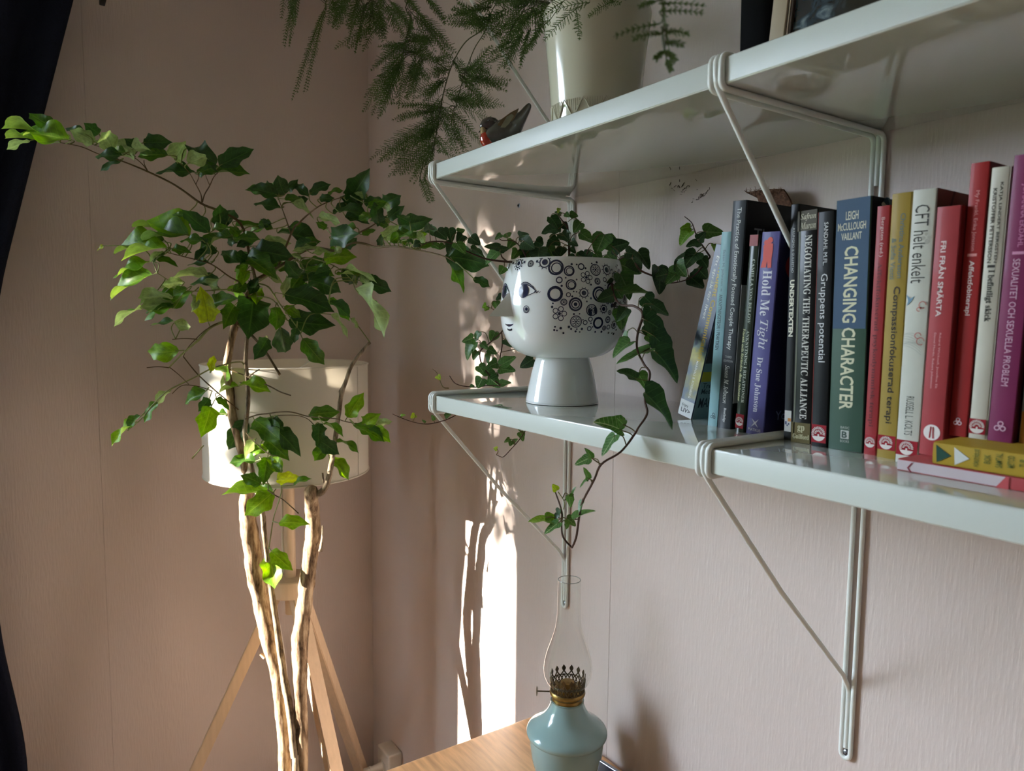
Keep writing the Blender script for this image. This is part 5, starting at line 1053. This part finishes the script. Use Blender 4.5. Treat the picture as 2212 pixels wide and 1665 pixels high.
B.text('friare', .925, .945, .40, .42, (30, 32, 36), 0, 0, 'publisher_mark', True); B.text('LIV>', .952, .978, .50, .62, (30, 32, 36), .01, 0, 'publisher_mark', True)
b = nb(); box(b, (B.w+.0003, .0012, B.h*.23), (B.w+.0006, B.d, B.h*.29)); obj('yellow_stripe', b, cov((178, 150, 40)), B.cover, None, False)
b = nb(); box(b, (B.w+.0003, .0012, B.h*.34), (B.w+.0006, B.d, B.h)); obj('picture_zone', b, mat('brown_picture', rgb(58, 46, 44), .4, .4, var=.5, vscale=40), B.cover, None, False)
for s_, z_, h_ in (('Tredje upplagan', .20, .010), ('Med nya övningar', .165, .010), ('MARSHALL B.', .10, .014)):
    me = text_mesh(s_, .075, h_, .01); me.transform(Matrix.Translation((B.w+.0006, .044, B.h*z_))@Matrix.Rotation(math.pi/2, 4, 'Z')@Matrix.Rotation(math.pi/2, 4, 'X')); obj('cover_lettering', me, ink((26, 28, 30)), B.cover, None, False)
# 2 teal
B = Book('slim pale teal paperback standing beside the leaning book', 1.4616, .0150, -.1694, .2392, .0115, 0, (142, 184, 188), (150, 186, 188))
B.text('Susan M. Johnson', .09, .27, .42, .30, (74, 96, 104)); B.text('|', .285, .30, .42, .05, (60, 76, 80)); B.text('ANKNYTNINGSTEORI I PRAKTIKEN', .315, .60, .42, .36, (48, 62, 66), .01)
B.shape('ring_emblem', [q for cx, cy in ((0, .7), (-.7, -.4), (.7, -.4)) for q in [[(cx+.6*math.cos(a), cy+.6*math.sin(a)), (cx+.6*math.cos(a+.45), cy+.6*math.sin(a+.45)), (cx+.38*math.cos(a+.45), cy+.38*math.sin(a+.45)), (cx+.38*math.cos(a), cy+.38*math.sin(a))] for a in [k*.449 for k in range(14)]]], (.945, .58), .0031, (36, 50, 56))
# 3 tall dark grey
B = Book('tall charcoal grey book with a black front cover, third from the left', 1.4813, .0196, -.1745, .2730, .0115, 0, (46, 50, 53), (9, 9, 12), .16)
B.text('The Practice of Emotionally Focused Couple Therapy', .03, .645, .50, .40, (206, 208, 204)); B.text('THIRD', .672, .682, .5, .5, (150, 152, 150), 0, 0, 'edition_lettering', True); B.text('EDITION', .690, .700, .5, .66, (150, 152, 150), 0, 0, 'edition_lettering', True)
B.text(serif('Susan M. Johnson', True), .715, .885, .48, .36, (214, 214, 208)); B.text(serif('Routledge'), .905, .97, .5, .24, (206, 206, 204), 0, 0, 'publisher_mark')
b = nb(); box(b, (B.w+.0003, .0012, B.h*.12), (B.w+.0007, B.d, B.h*.64)); obj('white_cover_panel', b, cov((196, 196, 200)), B.cover, None, False)
me = text_mesh('The Practice', .13, .017); me.transform(Matrix.Translation((B.w+.0006, .082, B.h*.855))@Matrix.Rotation(math.pi/2, 4, 'Z')@Matrix.Rotation(math.pi/2, 4, 'X')); obj('cover_lettering', me, ink((150, 152, 156)), B.cover, None, False)
# 4 dark green
B = Book('dark green glossy book with red top, left of the purple one', 1.5134, .0130, -.1824, .2300, .0112, 0, (56, 66, 54), (40, 46, 38), .15, .15, .6, rnd_=.0030)
B.plate('red_zone', (150, 42, 34), 0, .055); B.text(serif('CAMILLA VON BELOW'), .12, .44, .66, .30, (170, 178, 160)); B.text(serif('ANKNYTNING I RELATIONER'), .475, .845, .66, .30, (176, 184, 166)); B.text('Förstå och förändra dina mönster', .47, .84, .24, .28, (200, 202, 150), .012)
B.tree(.905, .978)
# 5 purple
B = Book('purple paperback with a red couple printed on its spine', 1.5281, .0236, -.1801, .2320, .0117, 0, (98, 94, 152), (52, 46, 92), .15)
B.shape('couple_print', [circ(.15, .95, .24, 14), circ(-.18, .78, .22, 14), [(-.42, .58), (.12, .72), (.42, .70), (.46, .2), (.40, -.5), (.44, -1.15), (.10, -1.18), (.02, -.6), (-.06, -1.15), (-.55, -1.15), (-.38, -.5), (-.40, .1)]], (.10, .42), .0145, (204, 74, 62))
B.text(serif('Hold Me'), .185, .405, .50, .50, (214, 212, 222)); B.text(serif('Tight', True), .425, .57, .50, .62, (214, 212, 222)); B.text(serif('Dr Sue Johnson'), .61, .885, .48, .36, (210, 208, 218))
B.shape('star_emblem', [[(0, .25), (.95, 1), (.28, 0), (.95, -1), (0, -.25), (-.95, -1), (-.28, 0), (-.95, 1)]], (.940, .5), .0050, (226, 224, 230)); B.text('PIATKUS', .968, .982, .5, .72, (220, 218, 226), .01, 0, 'publisher_mark', True)
b = nb(); vs = [b.verts.new((B.w+.0007, .052+.038*math.cos(2*math.pi*k/32), B.h*.84+.021*math.sin(2*math.pi*k/32))) for k in range(32)]; b.faces.new(vs); obj('red_disc_print', b, ink((164, 34, 44)), B.cover, None, False)
me = text_mesh('Your Guide', .085, .011); me.transform(Matrix.Translation((B.w+.0007, .062, B.h*.10))@Matrix.Rotation(math.pi/2, 4, 'Z')@Matrix.Rotation(math.pi/2, 4, 'X')); obj('cover_lettering', me, ink((150, 164, 206)), B.cover, None, False)
# 6 Undertexten
B = Book('narrow black book with white label and bold pale title beside the brace', 1.5812, .0100, -.1835, .2570, -.0035, 0, (28, 30, 31), (34, 34, 34), .15)
B.text('KILLINGMO & GULLESTAD', .10, .285, .50, .26, (176, 178, 176)); B.text('UNDERTEXTEN', .315, .555, .50, .54, (226, 222, 200), .035)
B.plate('label_zone', (224, 222, 214), .872, .962); B.shape('square_emblem', [[(-.1, 0), (1, 0), (1, 1), (-.1, 1)]], (.918, .55), .0036, (206, 136, 70)); B.shape('square_emblem', [[(-1, -1), (-.45, -1), (-.45, -.45), (-1, -.45)], [(-.45, -1.5), (0, -1.5), (0, -1), (-.45, -1)], [(0, -1.0), (.5, -1.0), (.5, -.5), (0, -.5)], [(-1, -.45), (-.45, -.45), (-.45, 0), (-1, 0)]], (.918, .55), .0036, (58, 70, 110))
# 7 Negotiating
B = Book('worn black book with olive base and a serif title', 1.5926, .0244, -.1872, .2480, -.004, 0, (17, 16, 15), (44, 40, 32), .15, .2, .5, rnd_=.0030)
B.plate('olive_zone', (112, 100, 58), .912, 1.0); B.plate('worn_zone', (82, 76, 58), 0, .085); B.plate('worn_edge', (120, 124, 104), .0, .99, .13, .20)
B.text(serif('Safran', True), .012, .044, .55, .74, (206, 200, 172), 0, 0, 'author_lettering', True); B.text(serif('Muran', True), .050, .078, .55, .74, (206, 200, 172), 0, 0, 'author_lettering', True)
B.text(serif('NEGOTIATING THE THERAPEUTIC ALLIANCE'), .105, .895, .60, .34, (214, 212, 202))
B.text(serif('gp'), .925, .955, .52, .34, (206, 200, 160), 0, 0, 'publisher_mark', True); B.text(serif('Guilford'), .962, .983, .52, .80, (206, 200, 160), 0, 0, 'publisher_mark', True)
# 8 Gruppens
B = Book('black book with thin red edge line and red tree emblem, beside the blue-green book', 1.6201, .0186, -.1923, .2435, -.004, 0, (13, 13, 14), (14, 14, 15), .14)
B.plate('edge_line', (176, 70, 60), 0, 1, .0, .07); B.text('SANDAHL M.FL.', .045, .225, .55, .24, (214, 214, 212)); B.text('Gruppens potential', .26, .635, .48, .52, (222, 222, 222)); B.tree(.905, .982)
# 9 Changing Character
B = Book('thick hardback, blue above and green below, with large cream title', 1.6392, .0366, -.1906, .2530, -.004, 0, (70, 98, 82), (26, 34, 46), .15, .3, .3)
B.plate('blue_zone', (64, 92, 120), 0, .51); 
for s_, a_, e_, w_ in (('LEIGH', .048, .082, .36), ('McCULLOUGH', .092, .122, .80), ('VAILLANT', .132, .160, .58)): B.text(s_, a_, e_, .48, w_, (216, 214, 190), .01, 0, 'author_lettering', True)
B.text('CHANGING CHARACTER', .185, .835, .50, .40, (216, 214, 180), .02)
B.plate('emblem_square', (220, 222, 214), .918, .952, .38, .62, off=.0006); B.text('B', .922, .948, .50, .16, (56, 76, 66), .03, 0, 'publisher_mark', True, off=.0011); B.text('BASIC', .902, .912, .5, .26, (190, 196, 186), 0, 0, 'publisher_mark', True); B.text('BOOKS', .957, .967, .5, .26, (190, 196, 186), 0, 0, 'publisher_mark', True)
# 10 red
B = Book('slim dark red paperback right of the blue-green hardback', 1.6766, .0126, -.1891, .2425, .0004, 0, (176, 58, 62), (150, 40, 44), .15)
B.text('Bergsten (red.)', .045, .20, .52, .34, (232, 196, 192)); B.text(serif('Affektfokuserad psykodynamisk terapi'), .222, .885, .45, .44, (112, 34, 40)); B.tree(.918, .978, (178, 46, 56))
# 11 mustard
B = Book('mustard yellow paperback with black title, beside the slim red one', 1.6915, .0190, -.1930, .2517, .001, 0, (176, 148, 66), (150, 122, 46), .15, .4, .15, rnd_=.0025)
B.text('Christina Andersson', .075, .315, .66, .26, (104, 118, 112), .015); B.text('& Sofia Viotti', .165, .318, .28, .25, (116, 126, 110), .015); B.text('Compassionfokuserad terapi', .345, .865, .52, .42, (44, 40, 28), .01); B.tree(.912, .968)
# 12 white CFT
B = Book('white paperback with flower drawings and thin grey title', 1.7134, .0212, -.2000, .2510, .0022, 0, (222, 222, 208), (98, 76, 66), .15, .4, .15, rnd_=.0022)
B.text('CFT helt enkelt', .055, .335, .48, .60, (58, 58, 56), -.005); B.text('RUSSELL L. KOLTS', .75, .895, .52, .34, (96, 98, 92)); B.tree(.915, .972)
P = []
for a0 in range(9):
    for k in range(8):
        t0, t1 = k/8, (k+1)/8; f_ = lambda t: (-.9+1.7*t, (-.15*a0)-.9*(t-.2)**2+.10*math.sin(t*3+a0)); (x0_, y0_), (x1_, y1_) = f_(t0), f_(t1)
        P.append([(x0_, y0_), (x1_, y1_), (x1_, y1_+.022), (x0_, y0_+.022)])
B.shape('line_drawing', P, (.52, .50), .0100, (140, 142, 134))
P = []
for cx, cy, r_ in ((.55, .9, .34), (.35, -1.9, .30), (.62, -2.4, .36), (.3, .5, .2)):
    for k in range(12):
        a = k*.45; P.append([(cx+r_*math.cos(a), cy+r_*math.sin(a)), (cx+r_*math.cos(a+.46), cy+r_*math.sin(a+.46)), (cx+(r_-.06)*math.cos(a+.46), cy+(r_-.06)*math.sin(a+.46)), (cx+(r_-.06)*math.cos(a), cy+(r_-.06)*math.sin(a))])
B.shape('red_curls', P, (.45, .5), .0100, (190, 74, 66)); B.shape('blue_bird_print', [[(-.5, .5), (-.1, .1), (.3, .35), (.0, -.15), (-.4, -.6), (-.3, -.1)]], (.395, .28), .0100, (120, 156, 178))
P = [circ(.3, .6, .16, 10), circ(.6, .3, .2, 10), circ(.5, .9, .13, 10), circ(.75, .62, .12, 10)]; B.shape('grey_spots', P, (.20, .45), .0110, (176, 174, 162))
b = nb()
for y0_, y1_, e_ in ((.03, .012, .1), (.06, .05, .0), (.10, .075, .06), (.12, .135, .2)):
    v_ = [b.verts.new((B.w+.0006, y, B.h*z)) for y, z in ((y0_, 1), (y0_+.004, 1), (y1_+.003, .72+e_), (y1_, .72+e_))]; b.faces.new(v_)
obj('branch_print', b, ink((30, 22, 22)), B.cover, None, False)
# the two lying books
Z1, Z2 = .0105, .0300
PB = Book('thin pink and red book lying flat at the bottom of the row', 1.7372, Z1, -.2400, .215, 0, 0, (196, 84, 86), None, .150, lie=True)
PB.plate('pale_zone', (222, 206, 208), .0+.60, 1.0); PB.shape('slant_edge', [[(-1, .55), (1, -.85), (1, .95), (-1, .95)]], (.615, .5), .0052, (196, 84, 86), .0007)
PB.shape('red_flick', [[(-.9, 1.0), (.1, .2), (.9, .9), (.75, 1.1), (.1, .5), (-.8, 1.15)]], (.965, .60), .0050, (140, 40, 56), .0007)
YB = Book('yellow book with green and white triangles lying flat on the pink one', 1.7665, Z2-Z1-.0003, -.2405, .205, 0, Z1+.0002, (196, 162, 56), None, .150, lie=True, rnd_=.0025)
for k, c_ in enumerate(((28, 72, 56), (214, 216, 208))): YB.shape('triangle_print', [[(-.78, -.60), (.80, -.48), (.05, .68)]], (1-.040-.070*k, .5), .0095, c_, .0005)
PINK_R, YEL_R = PB, YB
def lying_text(Bk, body, s0, s1, c, hh, col, upright=False, bold=.01):
    """lettering on a lying spine: s measured from its left end"""
    L = (s1-s0)*Bk.h
    if upright: me = text_mesh(body, hh*Bk.w, L, bold); me.transform(Matrix.Rotation(math.pi/2, 4, 'X')@Matrix.Rotation(math.pi, 4, 'Z')) 
    else: me = text_mesh(body, L, hh*Bk.w, bold); me.transform(Matrix.Rotation(math.pi/2, 4, 'X')@Matrix.Rotation(math.pi/2, 4, 'Z'))
    me.transform(Matrix.Translation((Bk.w*(1-c), -.0006, Bk.h*(s0+s1)/2))); return obj('title_lettering', me, ink(col), Bk.cover, None, False)
lying_text(PB, 'FRI FRÅN SMÄRTA', .66, .98, .45, .52, (236, 206, 202))
for k, s_ in enumerate(('FÖRSTÅELSE', 'BOK', 'SAMTAL', 'METOD', 'TUR', 'FRÅGA')):
    ww = (.95, .48, .75, .62, .42, .6)[k]
    lying_text(YB, s_, .152+.041*k, .176+.041*k, .56+.015*k, ww*.80, (92, 104, 42), True, .012)
# 13..17 stand on the lying books
ZA, ZB = Z1+.0002, Z2+.0002
B = Book('coral red paperback with round white emblem, standing on the lying pink book', 1.7350, .0200, -.2000, .2225, .0030, ZA, (184, 70, 74), (140, 38, 42), .15)
B.text('FRI FRÅN SMÄRTA', .135, .435, .44, .30, (240, 216, 212), .02); B.text('Rikard Wicksell, Josefine Ek', .50, .725, .55, .11, (232, 170, 168)); B.text('Daniel Morén, Robert Johansson', .50, .725, .33, .11, (232, 170, 168))
B.shape('round_emblem', [circ(0, 0, 1, 32)], (.905, .52), .0072, (238, 230, 224)); B.shape('stick_print', [[(-.30, -.72), (-.12, -.72), (-.06, .72), (-.22, .72)], [(.14, -.74), (.32, -.74), (.20, .70), (.04, .70)]], (.905, .52), .0072, (160, 40, 48), .0008)
B = Book('bright red paperback with knot emblem, left of the white one on the yellow book', 1.7560, .0148, -.1920, .2385, .0040, ZB, (178, 52, 52), (110, 24, 28), .14)
B.text('My Frankl, Erika Jonsson', .10, .315, .50, .26, (226, 150, 148)); B.text('|', .325, .335, .5, .5, (226, 150, 148), 0, 0, 'divider', True); B.text('Affektfobiterapi', .350, .55, .48, .36, (240, 216, 212), .015); B.knot(.945)
B = Book('white paperback with black title and ragged foot, between two red and magenta books', 1.7715, .0150, -.1920, .2320, .0042, ZB, (220, 214, 196), (196, 190, 172), .14, rnd_=.0035)
B.text('KATJA LINDERT BERGSTEN', .055, .345, .66, .20, (56, 52, 46), .02); B.text('KRISTOFFER PETTERSSON', .075, .345, .36, .20, (56, 52, 46), .02); B.text('|', .352, .362, .5, .40, (60, 56, 50), 0, 0, 'divider', True); B.text(serif('I befintligt skick'), .37, .56, .50, .42, (60, 58, 50), .02); B.tree(.925, .982)
B = Book('magenta paperback with knot emblem standing on the yellow book', 1.7875, .0190, -.1920, .2395, .0055, ZB, (138, 50, 94), (92, 24, 48), .14)
B.text('JOHANNA EKDAHL', .10, .315, .55, .28, (206, 130, 168)); B.text('|', .330, .340, .55, .5, (206, 140, 172), 0, 0, 'divider', True); B.text('SEXUALITET OCH SEXUELLA PROBLEM', .355, .80, .50, .28, (224, 178, 200)); B.knot(.945, (226, 180, 202))
B = Book('grey-blue and orange paperback at the right edge of the row', 1.8085, .0190, -.1850, .2360, .0050, ZB, (148, 168, 172), (120, 130, 130), .13)
B.plate('orange_zone', (206, 146, 66), .885, 1.0)

# ------------------------------------------------------------------ scraps on and behind the books
t = thing('bark_scrap', 'brown woven fibre scrap sticking up behind the tall charcoal book', 'fibre scrap', (1.455, -.03, .29))
b = nb(); S = [(1607, 411), (1613, 415), (1632, 412), (1648, 410), (1664, 408), (1678, 407.5), (1690, 408), (1697, 417), (1705, 430), (1709, 441), (1700, 480), (1650, 490), (1640, 440), (1636, 428), (1622, 421), (1613, 417)]
f0 = [b.verts.new(on(x, y, 'y', -.030)) for x, y in S]; f1 = [b.verts.new(v.co+V((.0, .004, 0))) for v in f0]
b.faces.new(f0); b.faces.new(f1[::-1])
for k in range(len(S)): b.faces.new((f0[k], f1[k], f1[(k+1) % len(S)], f0[(k+1) % len(S)]))
bmesh.ops.recalc_face_normals(b, faces=b.faces)
obj('weave', b, mat('brown_fibre', rgb(92, 66, 54), .95, .1, var=.5, vscale=240, bump=1, bscale=400), t, None, False)
b = nb()
for k in range(70):
    u = rf.random(); x = 1612+84*u; y = 411.5-4*u+rf.uniform(0, 26)*(.2+u); p = on(x, min(y, 440), 'y', -.0315); q = p+V((rf.uniform(-.006, .006), rf.uniform(-.001, .001), rf.uniform(-.001, .006)))
    tube(b, [p, (p+q)/2+V((0, -.0006, .0008)), q], .0003, 4, 2)
fz = obj('loose_fibres', b, mat('pale_fibre', rgb(122, 94, 78), .95, .1, var=.3), t); fz['kind'] = 'stuff'
t = thing('paper_scrap', 'torn blue and white paper corner on top of the slim red paperback', 'paper scrap', (1.677, -.165, .245))
def scrap(S, yv, c, name):
    b = nb(); f0 = [b.verts.new(on(x, y, 'y', yv+.004*math.sin(x*.3))) for x, y in S]; f1 = [b.verts.new(v.co+V((.0005, .0012, 0))) for v in f0]
    b.faces.new(f0); b.faces.new(f1[::-1])
    for k in range(len(S)): b.faces.new((f0[k], f1[k], f1[(k+1) % len(S)], f0[(k+1) % len(S)]))
    bmesh.ops.recalc_face_normals(b, faces=b.faces); obj(name, b, c, t)
scrap([(1912, 428), (1915, 426), (1919, 427), (1920, 433), (1922, 442), (1918, 444), (1912, 442), (1907, 440), (1909, 434)], -.172, cov((56, 84, 96)), 'blue_side')
scrap([(1904, 441), (1907, 436), (1908, 440), (1913, 442), (1919, 445), (1923, 450), (1922, 456), (1919, 452), (1914, 451), (1908, 448)], -.176, cov((206, 200, 182)), 'white_side')

# ------------------------------------------------------------------ black book and framed picture on the upper shelf
UY = UPZ+.0002
bb = thing('black_book', 'thick black hardback standing on the upper shelf left of the framed picture', 'book', (1.5140, -.200, UY), (0, math.radians(-1.0), 0), local=True)
b = nb(); w_, d_, h_ = .0385, .15, .22
prof = [(0, d_), (0, .003), (.004, -.0006), (w_*.5, -.002), (w_-.004, -.0006), (w_, .003), (w_, d_)]
o0 = [b.verts.new((x, y, 0)) for x, y in prof]; o1 = [b.verts.new((x, y, h_)) for x, y in prof]
inn = [(.003, d_), (.003, .005), (.006, .003), (w_*.5, .002), (w_-.006, .003), (w_-.003, .005), (w_-.003, d_)]
i0 = [b.verts.new((x, y, 0)) for x, y in inn]; i1 = [b.verts.new((x, y, h_)) for x, y in inn]
for k in range(6):
    b.faces.new((o0[k], o0[k+1], o1[k+1], o1[k])); b.faces.new((i0[k+1], i0[k], i1[k], i1[k+1])); b.faces.new((o1[k], o1[k+1], i1[k+1], i1[k])); b.faces.new((o0[k+1], o0[k], i0[k], i0[k+1]))
bmesh.ops.recalc_face_normals(b, faces=b.faces); obj('cover', b, mat('black_cloth', rgb(9, 9, 11), .8, .08, bump=.3, bscale=1200), bb)
b = nb(); box(b, (.0035, .004, .004), (w_-.0035, d_-.004, h_-.004)); obj('pages', b, M['paper'], bb, None, False)
fr = thing('framed_picture', 'framed dark blue picture with pale outer frame leaning on the upper shelf', 'picture', (1.5535, -.206, UY), (math.radians(-7), 0, math.radians(2)), local=True)
fw, fh, fb = .245, .19, .0180
FRM = mat('pale_frame', rgb(176, 160, 136), .4, .4, bump=.05)
for nm, lo, hi in (('frame_side', (0, 0, 0), (fb, .016, fh)), ('frame_side', (fw-fb, 0, 0), (fw, .016, fh)), ('frame_bottom', (fb, 0, 0), (fw-fb, .016, .010)), ('frame_top', (fb, 0, fh-fb), (fw-fb, .016, fh))):
    b = nb(); box(b, lo, hi, .0015, 2); obj(nm, b, FRM, fr)
INN = mat('dark_inner_frame', rgb(62, 48, 40), .35, .4, bump=.05)
for lo, hi in (((fb, .002, .010), (fb+.0065, .014, fh-fb)), ((fw-fb-.0065, .002, .010), (fw-fb, .014, fh-fb)), ((fb+.0065, .002, .010), (fw-fb-.0065, .014, .0135)), ((fb+.0065, .002, fh-fb-.0065), (fw-fb-.0065, .014, fh-fb))):
    b = nb(); box(b, lo, hi, .0008, 1); obj('inner_frame', b, INN, fr)
b = nb(); tube(b, [V((fb+.0030, .0016, .011)), V((fb+.0030, .0016, fh*.5)), V((fb+.0030, .0016, fh-fb))], .0006, 6, 1); obj('frame_bead', b, FRM, fr)
PIC = mat('dark_painting', rgb(30, 44, 56), .25, .5, coat=.3); T = NT(PIC); tc = T.node('ShaderNodeTexCoord'); nz = T.node('ShaderNodeTexNoise'); nz.inputs['Scale'].default_value = 55; nz.inputs['Detail'].default_value = 8; nz.inputs['Distortion'].default_value = 1.2
T.link(tc.outputs['Object'], nz.inputs['Vector']); sx = T.node('ShaderNodeSeparateXYZ'); T.link(tc.outputs['Object'], sx.inputs[0])
rp = T.node('ShaderNodeValToRGB'); e = rp.color_ramp.elements; e[0].position = .42; e[0].color = rgb(16, 24, 32); e[1].position = .72; e[1].color = rgb(122, 140, 146); k = e.new(.56); k.color = rgb(44, 62, 74)
T.link(nz.outputs['Fac'], rp.inputs['Fac'])
mr = T.node('ShaderNodeMapRange'); mr.inputs['From Min'].default_value = .060; mr.inputs['From Max'].default_value = .085; T.link(sx.outputs[0], mr.inputs['Value'])
mx = T.node('ShaderNodeMixRGB'); mx.inputs[2].default_value = rgb(13, 12, 11); T.link(mr.outputs[0], mx.inputs[0]); T.link(rp.outputs[0], mx.inputs[1]); T.link(mx.outputs[0], T.n['Principled BSDF'].inputs['Base Color'])
b = nb(); box(b, (fb+.0065, .006, .0135), (fw-fb-.0065, .010, fh-fb-.0065)); obj('painting', b, PIC, fr, None, False)
b = nb(); box(b, (.004, .0162, .004), (fw-.004, .0185, fh-.004)); obj('backing', b, INN, fr, None, False)
